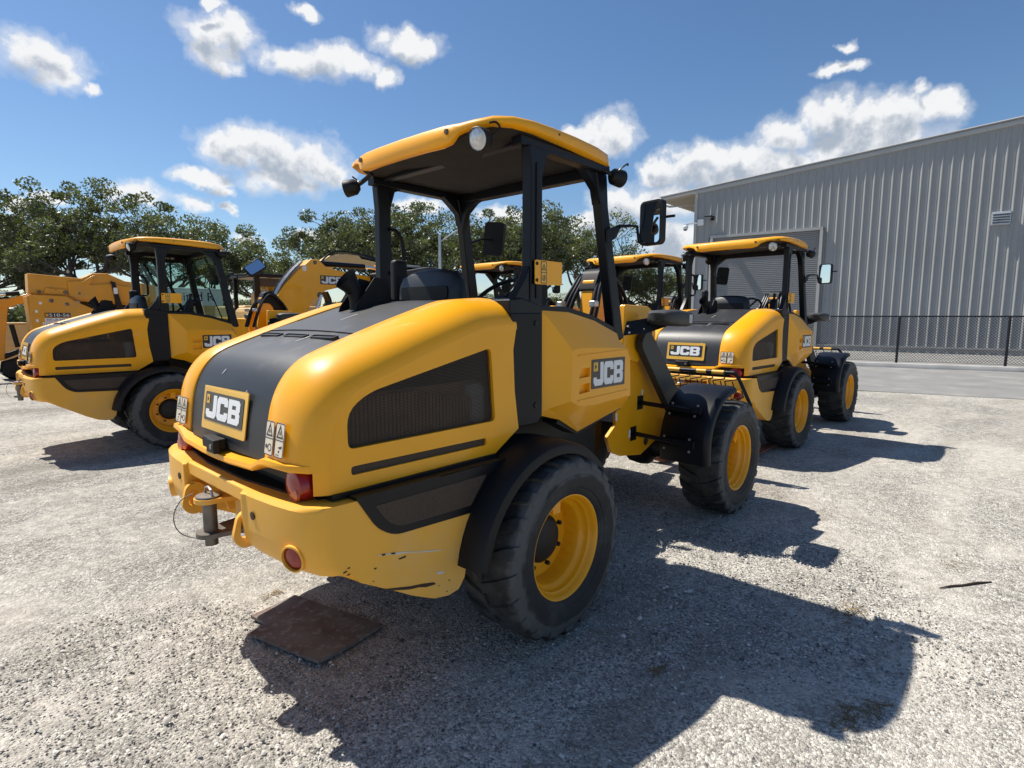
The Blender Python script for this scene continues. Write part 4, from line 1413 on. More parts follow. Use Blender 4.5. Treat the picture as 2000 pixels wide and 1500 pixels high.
    for s in (-1, 1):
        build(MB().box((1.32, s * .15, 1.70), (.06, .05, .045)), 'hose_clamp', 'galv', lv, bev=.008)
    build(MB().tube([(1.60, 0, 1.66), (2.5, 0, .92)], .045, 12), 'tilt_ram', 'black', root)
    build(MB().tube([(2.3, 0, 1.08), (2.95, 0, .62)], .025, 10), 'ram_rod', 'chrome', root)
    # fork carriage: frame bars, upright guard bars, forks
    c = empty('fork_carriage', parent=root)
    X = 3.30
    build(MB().tube([(X, -.46, 1.060), (X, .46, 1.060)], .020, 10), 'guard_top_bar', 'black', c)
    for (a, b) in ((-.36, -.24), (-.18, -.08), (.10, .24)):
        build(MB().tube([(X, a, 1.060), (X, b, 1.060)], .0215, 10), 'warning_tape', 'decal_yellow', c)
    for s in (-1, 1):
        build(MB().tube([(X, s * .46, 1.060), (X, s * .50, 1.02), (X, s * .63, .76), (X, s * .645, .40)], .018, 8), 'guard_side_bar', 'black', c)
    m = MB()
    for row in range(5):
        z = 1.0 - row * .085
        hw = .49 + (1.0 - z) * .40
        k = -hw + (row % 2) * .06
        while k < hw:
            m.tube([(X, k, z), (X, min(k + .12, hw), z - .03)], .006, 5)
            m.tube([(X, min(k + .12, hw), z - .03), (X, min(k + .10, hw), z - .10)], .006, 5)
            m.tube([(X, k, z), (X, k + .02, z + .06)], .006, 5)
            k += .12
    build(m, 'guard_mesh', 'black', c)
    for z in (.30, .58):
        build(MB().box((X + .02, 0, z), (.05, 1.26, .07)), 'carriage_rail', 'charcoal', c, bev=.005)
    m = MB()
    for y in (-.3, .3):
        m.box((X - .12, y, .44), (.26, .06, .34))
    build(m, 'carriage_bracket', 'charcoal', c)
    for s in (-1, 1):
        fk = MB().prism([(X + .05, .05), (X + .05, .62), (X + .09, .62), (X + .09, .075), (X + 1.9, .045), (X + 1.9, .035), (X + .06, .030)], s * .33 - .06, s * .33 + .06)
        build(fk, 'fork', 'rust_fork', c, bev=.003)


def loader(name='wheel_loader'):
    root = empty(name)
    make_wheels(root)
    make_hood(root)
    make_counterweight(root)
    make_fenders(root)
    make_cab(root)
    make_front(root)
    return root


main = loader()
tag(main, 'large yellow and black wheel loader with open canopy in front, seen from behind', 'wheel loader', 'yellow wheel loaders parked in the yard')
for i, (loc, rz, lab) in enumerate([
        ((5.20, .32, 0), -1.6, 'yellow wheel loader with open canopy parked ahead, beside the grey roller door'),
        ((5.86, 2.34, 0), -1.7, 'wheel loader whose canopy shows through the cab between front and far loader'),
        ((5.26, 4.78, 0), -1.7, 'wheel loader whose canopy shows behind the seat of the front loader'),
        ((.095, 5.99, 0), -1.9, 'yellow wheel loader with glazed cab at the left, beside the telehandler')]):
    o = copy_tree(main)
    o.location = loc
    o.rotation_euler = (0, 0, R(rz))
    tag(o, lab, 'wheel loader', 'yellow wheel loaders parked in the yard')
    if i == 3:
        make_cab_glass(o)
        mir = [c for c in o.children if c.name.startswith('mirror')]
        mir = min(mir, key=lambda c: min(v.co.y for v in c.data.vertices))
        pc = Vector((.885, -.838, 2.155))
        n0 = Matrix.Rotation(R(-12), 3, 'Z') @ Vector((-1, 0, 0))
        n1 = Vector((-.28, -.84, .46)).normalized()
        ma = (Matrix.Rotation(R(-28), 3, n1) @ n0.rotation_difference(n1).to_matrix()).to_4x4()
        for c in mir.children:
            c.matrix_local = Matrix.Translation(pc + Vector((.22, .06, .10))) @ ma @ Matrix.Translation(-pc) @ c.matrix_local
        build(MB().tube([(.84, -.655, 2.15), (1.0, -.70, 2.16), (1.09, -.76, 2.22)], .012, 8), 'mirror_arm', 'black', mir)


# wear on the front loader only
def wear(name, pts, material, t=.0012):
    build(MB().flat(pts, [], lambda u, v, w: (u, -.7625 - w, v), -.002, t), name, material, WEAR_ON)


WEAR_ON = next(c for c in main.children if c.name.startswith('counterweight'))
wear('paint_chip', [(-1.01, .573), (-.94, .554), (-.866, .533), (-.801, .52), (-.739, .504), (-.73, .492), (-.782, .498), (-.82, .512), (-.866, .520), (-.94, .544)], 'scratch_dark')
wear('paint_scratch', [(-1.01, .71), (-.959, .703), (-.887, .686), (-.82, .664), (-.757, .649), (-.697, .634), (-.697, .630), (-.784, .650), (-.83, .664), (-.887, .680), (-.92, .684), (-.959, .697), (-1.006, .705)], 'scratch_light')
wear('paint_scratch', [(-.994, .7095), (-.978, .7075), (-.976, .701), (-.992, .7025)], 'scratch_dark', .002)
wear('paint_scratch', [(-.952, .7015), (-.931, .6965), (-.931, .6905), (-.95, .6945)], 'scratch_dark', .002)
wear('paint_scratch', [(-.917, .666), (-.882, .668), (-.882, .661), (-.912, .661)], 'scratch_dark', .002)
wear('paint_scratch', [(-.727, .545), (-.687, .535), (-.682, .524), (-.716, .529)], 'scratch_light')
_r = random.Random(4)
for k_ in range(8):
    cx_, cz_ = _r.uniform(-1.16, -.62), 0
    cz_ = (.42 if cx_ > -.74 else .432 + (-.74 - cx_) * .565) + _r.uniform(.012, .07)
    a_, sz = _r.uniform(0, 3.1), _r.uniform(.002, .006)
    wear('paint_chip', [(cx_ + sz * _r.uniform(.5, 1.4) * math.cos(a_ + q_) * 1.8, cz_ + sz * _r.uniform(.4, 1.0) * math.sin(a_ + q_)) for q_ in (0, .9, 1.9, 3.1, 4.2, 5.3)], 'scratch_dark')
for fr_ in [c for c in main.children if c.name.startswith('logo_frame')][:1]:
    me_ = fr_.data.copy()
    fr_.data = me_
    for v in me_.vertices:                      # torn upper edge of the sticker
        if v.co.z > 1.28:
            v.co.z += random.uniform(-.014, .004)

# ------------------------------------------------------------------ ground, road, kerb
def sheet(name, pts, z, material, lab=None):
    o = build(MB().add([(x, y, z) for x, y in pts], [tuple(range(len(pts)))]), name, material)
    o['kind'] = 'structure'
    return o


# one gravel sheet: fine and gently uneven near the machines, wide beyond
def ground():
    xs = np.concatenate([[-400, -120, -40, -12], np.arange(-6, 12.01, .25), [20, 40, 100, 300, 900]])
    ys = np.concatenate([[-500, -150, -40, -12], np.arange(-6, 12.01, .25), [20, 40, 100, 300, 900]])
    X, Y = np.meshgrid(xs, ys, indexing='ij')
    Z = np.zeros_like(X)
    near = (X > -6) & (X < 12) & (Y > -6) & (Y < 12)
    h = np.zeros_like(X)
    for k in range(14):
        a, f, p = rng.uniform(0, 6.28), rng.uniform(.8, 5), rng.uniform(0, 6.28)
        h += np.sin((X * math.cos(a) + Y * math.sin(a)) * f + p) / f
    Z[near] = (h[near] * .006).clip(-.02, .008)
    for (cx, cy) in ((0, 0), (5.2, .32), (5.86, 2.34), (5.26, 4.78), (.095, 5.99)):   # flat under the tyres
        for wx in (0, WB):
            for wy in (-.76, .76):
                d = np.hypot(X - cx - wx, Y - cy - wy)
                Z *= np.clip((d - .3) / .5, 0, 1)
    n, m = X.shape
    vs = np.stack([X, Y, Z], -1).reshape(-1, 3)
    fs = [(i * m + j, (i + 1) * m + j, (i + 1) * m + j + 1, i * m + j + 1) for i in range(n - 1) for j in range(m - 1)]
    me = bpy.data.meshes.new('ground')
    me.from_pydata(vs.tolist(), [], fs)
    me.polygons.foreach_set('use_smooth', [True] * len(fs))
    me.materials.append(M['gravel'])
    o = bpy.data.objects.new('ground', me)
    COL.objects.link(o)
    o['kind'] = 'structure'
    return o


ground()
NE = lambda y: 11.75 - .28 * y          # near edge of the asphalt
KB = lambda y: 18.9 - .236 * y          # foot of the kerb
ys_ = [-60, -30, -12, -8, -6, -4, -2, 0, 2, 4, 6, 9, 12, 16]
edge = [(NE(y) + random.uniform(-.16, .16), y) for y in ys_]
far_ = [(KB(y) + .02, y) for y in reversed(ys_)]
sheet('road', edge + far_, .006, 'asphalt')
k = MB()
prof = [(0, -.02), (0, .13), (.02, .15), (.16, .15), (.16, -.02)]
k.loft([[(KB(y) + dx, y, z) for dx, z in prof] for y in (-60, -20, -8, -4, 0, 4, 8, 16, 40)])
kb = build(k, 'kerb', 'concrete', ang=60)
kb['kind'] = 'structure'
sheet('concrete_apron', [(KB(-60) + .16, -60), (40, -60), (40, 40), (KB(40) + .16, 40)], .10, 'asphalt')

# ------------------------------------------------------------------ metal building
bd = empty('metal_building', (26.2, 4, 0))
WX = lambda y: 26.24 - .10 * y
WTOP = lambda y: 7.62 + (9.95 - y) * .086
yL, yR = 9.95, -14.0
DY0, DY1, DZ = 4.45, 9.10, 5.38
bd_loc = Vector((26.2, 4, 0))


def rel(p):
    return (p[0] - bd_loc.x, p[1] - bd_loc.y, p[2])


m = MB()                                                     # wall core
m.add([rel(p) for p in [(WX(yL) + .06, yL, .1), (WX(yR) + .06, yR, .1), (WX(yR) + .06, yR, WTOP(yR)), (WX(yL) + .06, yL, WTOP(yL)), (50, yL, .1), (60, yR, .1), (60, yR, WTOP(yR)), (50, yL, WTOP(yL))]],
      [(0, 1, 2, 3), (0, 4, 7, 3), (4, 5, 6, 7), (1, 5, 6, 2), (3, 2, 6, 7)])
build(m, 'wall_core', 'clad_grey', bd)
pitch = .318
y = yL
while y > yR:
    y0, y1 = y, y - pitch
    zb = .34
    if DY0 - .12 < (y0 + y1) / 2 < DY1 + .12:
        zb = DZ + .06
    cs_ = [(0, 0), (.05, .036), (.072, .036), (.10, 0), (.14, 0), (.15, .008), (.178, .008), (.188, 0), (.24, 0), (.25, .008), (.278, .008), (.288, 0), (pitch, 0)]
    lo = [rel((WX(y0 - a) - d, y0 - a, zb)) for a, d in cs_]
    hi = [rel((WX(y0 - a) - d, y0 - a, WTOP(y0 - a))) for a, d in cs_]
    build(MB().loft([lo, hi], closed=False), 'cladding_panel', 'clad_grey', bd, ang=20, merge=False)
    y -= pitch
# corner trim, base trim, rake gutter, eave overhang
build(MB().box(rel((WX(yL) - .02, yL + .03, 3.9)), (.14, .14, 7.6)), 'corner_trim', 'trim_grey', bd)
m = MB()
m.loft([[rel((WX(q) - .02, q, .30)), rel((WX(q) - .06, q, .30)), rel((WX(q) - .06, q, .37)), rel((WX(q) - .02, q, .37))] for q in (DY0 - .1, yR)])
m.loft([[rel((WX(q) - .02, q, .30)), rel((WX(q) - .06, q, .30)), rel((WX(q) - .06, q, .37)), rel((WX(q) - .02, q, .37))] for q in (yL, DY1 + .1)])
build(m, 'base_trim', 'trim_grey', bd)
build(MB().loft([[rel((WX(q) + .2, q, .0)), rel((WX(q) + .01, q, .0)), rel((WX(q) + .01, q, .31)), rel((WX(q) + .2, q, .31))] for q in (yL, yR)]), 'concrete_footing', 'concrete', bd)
ye = 11.80
OV = .07
sec = [(.3, -.02), (-OV + .06, -.04), (-OV, -.02), (-OV - .02, .10), (-OV, .16), (-OV + .04, .20), (.3, .24)]
build(MB().loft([[rel((WX(q) + a, q, WTOP(q) + b)) for a, b in sec] for q in (ye, yR)]), 'rake_trim', 'trim_grey', bd, ang=30)
build(MB().loft([[rel((WX(q) + a, q, WTOP(q) + b)) for a, b in [(-OV - .03, .17), (-OV - .05, .21), (-OV + .03, .26), (.3, .30), (.3, .25), (-OV + .04, .21)]] for q in (ye + .06, yR)]), 'roof_edge', 'clad_grey', bd, ang=30)
# roof sheet and tan soffit with ribs
m = MB().add([rel(p) for p in [(WX(ye) + .2, ye, WTOP(ye) + .28), (60, ye, WTOP(ye) + .28), (60, yR, WTOP(yR) + .28), (WX(yR) + .2, yR, WTOP(yR) + .28)]], [(0, 1, 2, 3)])
build(m, 'roof_sheet', 'clad_grey', bd)
q0, q1 = yL + .1, ye - .02
m = MB().add([rel(p) for p in [(WX(q0) - .3, q0, WTOP(q0) - .03), (50, q0, WTOP(q0) - .03), (50, q1, WTOP(q1) - .03), (WX(q1) - .3, q1, WTOP(q1) - .03)]], [(0, 1, 2, 3)])
so = build(m, 'soffit', 'soffit_tan', bd)
m = MB()
for kx in range(24):
    x = WX(q1) - .2 + kx * .3
    m.add([rel(p) for p in [(x, q0, WTOP(q0) - .035), (x + .05, q0, WTOP(q0) - .06), (x + .1, q0, WTOP(q0) - .035), (x, q1, WTOP(q1) - .035), (x + .05, q1, WTOP(q1) - .06), (x + .1, q1, WTOP(q1) - .035)]], [(0, 1, 4, 3), (1, 2, 5, 4)])
build(m, 'soffit_ribs', 'soffit_tan', so)
build(MB().tube([rel(p) for p in [(WX(ye) + .1, ye - .1, WTOP(ye) - .05), (WX(ye) + .1, ye - .16, WTOP(ye) - .22), (WX(ye) + .12, ye - .4, WTOP(ye) - .30), (WX(yL) + .2, yL + .12, WTOP(yL) - .5), (WX(yL) + .2, yL + .1, .2)]], .05, 8), 'downpipe', 'trim_grey', bd)
# roller door
m = MB()
rows = 60
pts = []
for r_ in range(rows):
    z0 = .12 + (DZ - .12) * r_ / rows
    h_ = (DZ - .12) / rows
    pts += [(0, z0), (.022, z0 + h_ * .25), (.026, z0 + h_ * .5), (.014, z0 + h_ * .85)]
pts.append((0, DZ))
m.loft([[rel((WX(q) + .03 - d, q, z)) for d, z in pts] for q in (DY0, DY1)], closed=False)
dr = build(m, 'roller_door', 'door_grey', bd, ang=60)
m = MB()
for q in (DY0 - .05, DY1 + .05):
    m.box(rel((WX(q) - .03, q, DZ / 2 + .08)), (.16, .12, DZ + .0))
build(m, 'door_jambs', 'trim_grey', dr)
q = (DY0 + DY1) / 2
build(MB().loft([[rel((WX(p) + a, p, DZ + b)) for a, b in ((.04, .0), (-.11, .0), (-.11, .13), (.04, .13))] for p in (DY0 - .11, DY1 + .11)]), 'door_header', 'trim_grey', dr)
# wall louvre
vy0, vy1, vz0, vz1 = -1.26, -1.84, 5.02, 5.52
lv_ = build(MB().loft([[rel((WX(p) - a, p, z)) for a, z in ((.02, vz0), (.10, vz0), (.10, vz1), (.02, vz1))] for p in (vy0, vy1)]), 'wall_louvre', 'galv', bd)
for kx in range(5):
    z = vz0 + .03 + kx * .095
    build(MB().loft([[rel((WX(p) - a, p, zz)) for a, zz in ((.095, z + .085), (.155, z), (.160, z + .006), (.10, z + .092))] for p in (vy0 - .02, vy1 + .02)]), 'louvre_blade', 'galv', lv_)
tag(bd, 'grey ribbed metal building with a roller door and sloping roof edge', 'building')
# fittings on the wall
wc = empty('security_camera', (WX(9.7) - .08, 9.72, 6.08))
build(MB().box((0, 0, .12), (.12, .30, .30)), 'mount_box', 'white_paint', wc, bev=.02)
build(MB().tube([(-.05, .1, .1), (-.10, .45, .12), (-.10, .72, .05)], .045, 8), 'camera_arm', 'white_paint', wc)
build(MB().revolve([(0, -.15), (.10, -.10), (.14, 0), (.13, .05), (.06, .10), (0, .11)], c=(-.10, .74, -.06), n=16, axis='z'), 'camera_dome', 'white_paint', wc)
build(MB().revolve([(0, -.16), (.08, -.13), (.1, -.09)], c=(-.10, .74, -.07), n=16, axis='z'), 'dome_lens', 'black', wc)
tag(wc, 'white dome security camera on an arm at the corner of the metal building', 'camera')
wlp = empty('wall_lamp', (WX(9.1) - .05, 9.15, 6.32))
build(MB().box((-.05, 0, 0), (.10, .16, .14)), 'lamp_base', 'black_matt', wlp, bev=.01)
build(MB().box((-.32, .03, .06), (.50, .34, .07)), 'lamp_head', 'black_matt', wlp, bev=.02)
build(MB().box((-.34, .03, .022), (.36, .26, .01)), 'lamp_lens', 'lens_clear', wlp)
tag(wlp, 'small black flood lamp on the metal wall above the roller door', 'lamp')

# ------------------------------------------------------------------ chain-link fence behind the kerb
FX = lambda y: 19.62 - .21 * (y - .45)
FH = 1.60
fe = empty('chain_link_fence', (FX(.45), .45, .1))
fl = Vector((FX(.45), .45, .1))


def frel(y, z, dx=0):
    return (FX(y) + dx - fl.x, y - fl.y, z - fl.z)


fy0, fy1 = 3.05, -9.0
for q in (3.05, .45, -2.2, -4.9, -7.6):
    build(MB().tube([frel(q, .1), frel(q, FH)], .036, 10), 'fence_post', 'fence_black', fe)
build(MB().tube([frel(fy0, FH), frel(fy1, FH)], .024, 8), 'top_rail', 'fence_black', fe)
build(MB().tube([frel(fy0, .16), frel(fy1, .16)], .006, 5), 'bottom_wire', 'fence_black', fe)
m = MB()
step, hgt = .085, FH - .17
w_ = .0065
nn = int((fy0 - fy1) / step)
for kx in range(-int(hgt / step), nn):
    for s in (1, -1):
        a0 = fy0 - kx * step
        ya, yb = (a0, a0 - hgt) if s > 0 else (a0 - hgt, a0)
        za, zb = .17, FH
        # clip to the fence length
        pts = []
        for (yy, zz) in ((ya, za), (yb, zb)):
            pts.append([yy, zz])
        (y1_, z1_), (y2_, z2_) = pts
        def clip(yc):
            t = (yc - y1_) / (y2_ - y1_)
            return [yc, z1_ + t * (z2_ - z1_)]
        P1, P2 = [y1_, z1_], [y2_, z2_]
        if max(P1[0], P2[0]) > fy0:
            if P1[0] > fy0: P1 = clip(fy0)
            if P2[0] > fy0: P2 = clip(fy0)
        if min(P1[0], P2[0]) < fy1:
            continue
        off = .012 * s
        m.add([frel(P1[0], P1[1] - w_, off), frel(P2[0], P2[1] - w_, off), frel(P2[0], P2[1] + w_, off), frel(P1[0], P1[1] + w_, off)], [(0, 1, 2, 3)])
ch = build(m, 'chain_mesh', 'fence_black', fe, smooth=False, merge=False)
ch['kind'] = 'stuff'
tag(fe, 'black chain link fence standing behind the kerb in front of the metal wall', 'fence')
gt = empty('chain_link_gate', (FX(3.4), 3.4, .1))
gl_ = Vector((FX(3.4), 3.4, .1))
for q in (4.6, 4.35, 4.15, 3.15):
    build(MB().tube([(FX(q) - gl_.x, q - gl_.y, 0), (FX(q) - gl_.x, q - gl_.y, 1.5 if q != 4.35 else 1.62)], .03, 8), 'gate_post', 'fence_black', gt)
for z in (1.38, .12):
    build(MB().tube([(FX(4.15) - gl_.x, 4.15 - gl_.y, z), (FX(3.15) - gl_.x, 3.15 - gl_.y, z)], .022, 8), 'gate_rail', 'fence_black', gt)
m = MB()
for kx in range(-16, 12):
    for s in (1, -1):
        a = 4.15 - kx * .085
        P = [(a, .12), (a - 1.26, 1.38)] if s > 0 else [(a, 1.38), (a - 1.26, .12)]
        (ya, za), (yb, zb) = P
        t0, t1 = max(0, (ya - 4.15) / (ya - yb)), min(1, (ya - 3.15) / (ya - yb))
        if t0 >= t1:
            continue
        A = (ya + (yb - ya) * t0, za + (zb - za) * t0)
        B = (ya + (yb - ya) * t1, za + (zb - za) * t1)
        m.add([(FX(A[0]) - gl_.x + .01 * s, A[0] - gl_.y, A[1] - w_), (FX(B[0]) - gl_.x + .01 * s, B[0] - gl_.y, B[1] - w_), (FX(B[0]) - gl_.x + .01 * s, B[0] - gl_.y, B[1] + w_), (FX(A[0]) - gl_.x + .01 * s, A[0] - gl_.y, A[1] + w_)], [(0, 1, 2, 3)])
cm = build(m, 'chain_mesh', 'fence_black', gt, smooth=False, merge=False)
cm['kind'] = 'stuff'
tag(gt, 'narrow black chain link gate at the left end of the fence', 'gate')

# ------------------------------------------------------------------ oak trees
def oak(seed, H=9.0, spread=5.0, leaves=15000, light=False, low=.22):
    r = random.Random(seed)
    g = np.random.default_rng(seed)
    t = MB()
    tips = []

    def limb(p, d, ln, rad, lev):
        pts, rr = [p], [rad]
        n_ = 5 if lev < 2 else 4
        q = Vector(p)
        dd = Vector(d).normalized()
        for k in range(n_):
            dd = (dd + Vector((r.uniform(-.28, .28), r.uniform(-.28, .28), r.uniform(-.12, .25)))).normalized()
            q = q + dd * ln / n_
            pts.append(tuple(q))
            rr.append(max(.012, rad * (1 - .62 * (k + 1) / n_)))
        t.tube(pts, rr, 7 if lev < 2 else 5)
        if lev >= 3:
            tips.append((q, ln))
            return
        nb = (4, 4, 3)[lev]
        for k in range(nb):
            f = r.uniform(.45, 1.0) if lev else r.uniform(.72, 1.0)
            i = min(len(pts) - 1, max(1, round(f * n_)))
            a = r.uniform(0, 6.283)
            nd = dd * .55 + Vector((math.cos(a), math.sin(a), r.uniform(-.05, .55))) * (.95 if lev == 0 else .8)
            limb(pts[i], nd, ln * r.uniform(.58, .8), rr[i] * .72, lev + 1)
        if lev > 0:
            tips.append((q, ln))
    for s in range(r.choice((2, 3))):
        a = r.uniform(0, 6.28)
        limb((r.uniform(-.12, .12), r.uniform(-.12, .12), -.05), (math.cos(a) * .35, math.sin(a) * .35, 1), H * .36, H * .026, 0)
    P = np.array([tuple(q) for q, _ in tips])
    # fit the crown into the wanted height and spread
    zmax = P[:, 2].max()
    kz = (H * .93) / zmax
    kx = spread / max(1e-6, np.percentile(np.hypot(P[:, 0], P[:, 1]), 92))
    t.v = [(x * (1 + (kx - 1) * min(1, z / (H * .3))), y_ * (1 + (kx - 1) * min(1, z / (H * .3))), z * kz) for x, y_, z in t.v]
    P = np.stack([P[:, 0] * kx, P[:, 1] * kx, P[:, 2] * kz], 1)
    P = P[P[:, 2] > H * low]
    # leaf clumps round the twig ends
    ncl = len(P)
    cr = g.uniform(.26, .70, ncl) * H / 9
    idx = g.integers(0, ncl, leaves)
    v = g.normal(size=(leaves, 3))
    v /= np.linalg.norm(v, axis=1)[:, None]
    rad = cr[idx] * g.uniform(.35, 1, leaves) ** .6
    c = P[idx] + v * rad[:, None] * np.array([1.15, 1.15, .75])
    u = g.normal(size=(leaves, 3))
    u /= np.linalg.norm(u, axis=1)[:, None]
    w = np.cross(u, g.normal(size=(leaves, 3)))
    w /= np.linalg.norm(w, axis=1)[:, None]
    ls = g.uniform(.045, .115, leaves)[:, None] * H / 9
    a = c - u * ls
    b = c + w * ls * .55
    d = c + u * ls
    e = c - w * ls * .55
    vs = np.stack([a, b, d, e], 1).reshape(-1, 3)
    me = bpy.data.meshes.new('crown')
    me.vertices.add(len(vs))
    me.vertices.foreach_set('co', vs.astype(np.float32).ravel())
    me.loops.add(len(vs))
    me.loops.foreach_set('vertex_index', np.arange(len(vs), dtype=np.int32))
    me.polygons.add(leaves)
    me.polygons.foreach_set('loop_start', np.arange(0, len(vs), 4, dtype=np.int32))
    me.polygons.foreach_set('loop_total', np.full(leaves, 4, dtype=np.int32))
    me.update(calc_edges=True)
    me.materials.append(M['oak_leaf_light' if light else 'oak_leaf'])
    root = empty('oak_tree')
    build(t, 'trunk', 'bark', root, merge=False)
    cr_ = bpy.data.objects.new('crown', me)
    COL.objects.link(cr_)
    cr_.parent = root
    return root


def polar(px, dist):
    """ground point seen at that photo column, dist metres along the view axis"""
    d = fw.copy()
    d.z = 0
    d.normalize()
    p = CAM + (d + rt * ((px - 1000) / 1095.4)) * dist
    return (p.x, p.y)


kinds = [oak(11, 9, 5.0, 26000), oak(23, 9, 4.2, 18000, True), oak(37, 9, 5.2, 24000), oak(51, 8, 3.8, 20000, True, .12), oak(77, 8.5, 3.0, 8000, True, .3)]
used = set()
OAK = 'oak trees in the tree line'
for (px, dist, kd, h, rz, lab) in [
        (-60, 33, 0, 8.2, 20, 'dark oak at the far left edge of the tree line'),
        (70, 36, 2, 9.6, 100, 'broad oak behind the telehandler at the left of the tree line'),
        (195, 34, 0, 9.7, 200, 'tallest dark oak in the tree line, its limbs showing'),
        (310, 40, 1, 10.0, 40, 'oak with a thin rounded top behind the glazed loader'),
        (400, 38, 3, 8.0, 300, 'small round oak right of the glazed cab roof'),
        (545, 42, 1, 7.6, 150, 'pale oak behind the excavator boom'),
        (650, 38, 2, 9.2, 10, 'wide oak above the bent excavator boom'),
        (770, 40, 0, 9.6, 260, 'oak seen over the left rear post of the canopy'),
        (850, 44, 1, 10.4, 80, 'oak behind the street light'),
        (945, 42, 2, 9.8, 330, 'oak seen through the canopy by the folded mirror'),
        (1055, 40, 3, 9.6, 210, 'bushy oak behind the yellow marker plate'),
        (1150, 46, 4, 10.4, 120, 'thin airy oak between the canopy posts'),
        (1215, 44, 3, 7.2, 30, 'low oak seen through the far canopy'),
        (1290, 46, 1, 6.6, 70, 'low oak beside the corner of the metal building')]:
    p = polar(px, dist)
    o = kinds[kd] if kd not in used else copy_tree(kinds[kd])
    used.add(kd)
    base_h = (9, 9, 9, 8, 8.5)[kd]
    o.location = (p[0], p[1], 0)
    o.rotation_euler = (0, 0, R(rz))
    s = h / base_h
    o.scale = (s, s, s)
    tag(o, lab, 'tree', OAK)
# understorey that closes the view under the crowns
BACK = [(-110, 'back row oak showing low between the trunks at the left edge'), (120, 'back row oak under the tallest oak, above the telehandler boom'),
        (330, 'back row oak seen low behind the glazed cab roof'), (520, 'back row oak closing the dip right of the glazed cab'),
        (720, 'back row oak low behind the exhaust stack of the front loader'), (900, 'back row oak low behind the folded mirror'),
        (1110, 'back row oak seen low beside the yellow marker plate'), (1300, 'back row oak low at the corner of the metal building')]
for i, (px, lab) in enumerate(BACK):
    p = polar(px, 52 + 5 * (i % 2))
    o = copy_tree(kinds[(3, 0, 3, 2)[i % 4]])
    o.location = (p[0], p[1], -.9)
    o.rotation_euler = (0, 0, random.uniform(0, 6))
    s = random.uniform(.55, .68)
    o.scale = (s * 1.9, s * 1.9, s)
    tag(o, lab, 'tree', 'back row oaks closing the tree line')

# scrub along the far edge of the yard
g_ = np.random.default_rng(5)
nl = 42000
px_ = g_.uniform(-200, 1480, nl)
dd_ = g_.uniform(46, 50, nl)
fx, fy = math.cos(YAW), math.sin(YAW)
cx_ = CAM.x + fx * dd_ + rt.x * (px_ - 1000) / 1095.4 * dd_
cy_ = CAM.y + fy * dd_ + rt.y * (px_ - 1000) / 1095.4 * dd_
top = 1.9 + .7 * np.sin(px_ * .021) + .5 * np.sin(px_ * .057 + 1) + .35 * np.sin(px_ * .13)
cz_ = g_.uniform(0, 1, nl) ** .8 * top
c_ = np.stack([cx_, cy_, cz_], 1)
u_ = g_.normal(size=(nl, 3)); u_ /= np.linalg.norm(u_, axis=1)[:, None]
w2 = np.cross(u_, g_.normal(size=(nl, 3))); w2 /= np.linalg.norm(w2, axis=1)[:, None]
l_ = g_.uniform(.10, .24, nl)[:, None]
vs = np.stack([c_ - u_ * l_, c_ + w2 * l_ * .6, c_ + u_ * l_, c_ - w2 * l_ * .6], 1).reshape(-1, 3)
me = bpy.data.meshes.new('undergrowth')
me.from_pydata(vs.tolist(), [], np.arange(len(vs)).reshape(-1, 4).tolist())
me.materials.append(M['oak_leaf'])
ug = bpy.data.objects.new('undergrowth', me)
COL.objects.link(ug)
tag(ug, 'dark green scrub growing under the oak trees', 'undergrowth', kind='stuff')

# ------------------------------------------------------------------ street light
p = polar(862, 34)
sl = empty('street_light', (p[0], p[1], 0))
build(MB().tube([(0, 0, 0), (0, 0, 6.35)], [.14, .09], 12), 'pole', 'galv', sl)
r3 = rt
build(MB().tube([(0, 0, 5.95), tuple(r3 * .9 + Vector((0, 0, 6.55))), tuple(r3 * 1.5 + Vector((0, 0, 6.85)))], .045, 8), 'light_arm', 'galv', sl)
build(MB().tube([tuple(r3 * 1.4 + Vector((0, 0, 6.82))), tuple(r3 * 2.0 + Vector((0, 0, 6.98)))], [.10, .07], 8), 'lamp_head', 'galv', sl)
tag(sl, 'galvanised street light pole with a raised arm in front of the oaks', 'street light')


# ------------------------------------------------------------------ machines behind the loaders
def text_part(parent, body, f, w, h, material, name='lettering', t=.006):
    """flat lettering stretched to w x h, its lower left corner at f(0,0,0)"""
    cu = bpy.data.curves.new(name, 'FONT')
    cu.body = body
    ob = bpy.data.objects.new(name, cu)
    COL.objects.link(ob)
    dg = bpy.context.evaluated_depsgraph_get()
    me = bpy.data.meshes.new_from_object(ob.evaluated_get(dg))
    bpy.data.objects.remove(ob)
    co = np.array([v.co[:] for v in me.vertices])
    lo, hi = co.min(0), co.max(0)
    for v in me.vertices:
        u = (v.co.x - lo[0]) / (hi[0] - lo[0]) * w
        q = (v.co.y - lo[1]) / (hi[1] - lo[1]) * h
        v.co = f(u, q, t)
    me.materials.clear()
    me.materials.append(M[material])
    me.name = name
    o = bpy.data.objects.new(name, me)
    COL.objects.link(o)
    if parent:
        o.parent = parent
    return o


def ground_wheel(parent, x, y, r, w, tyre='rubber', rim='yellow_old'):
    e = empty('wheel', (x, y, r), parent=parent)
    k = r
    m = MB().revolve([(.55 * k, -.5 * w), (.7 * k, -.55 * w), (.92 * k, -.48 * w), (k, -.3 * w), (k, .3 * w), (.92 * k, .48 * w), (.7 * k, .55 * w), (.55 * k, .5 * w)], n=36)
    build(m, 'tyre', tyre, e)
    build(MB().revolve([(.56 * k, -.5 * w), (.5 * k, -.42 * w), (.46 * k, -.1 * w), (.2 * k, -.05 * w), (0, -.08 * w)], n=28), 'rim', rim, e)
    return e


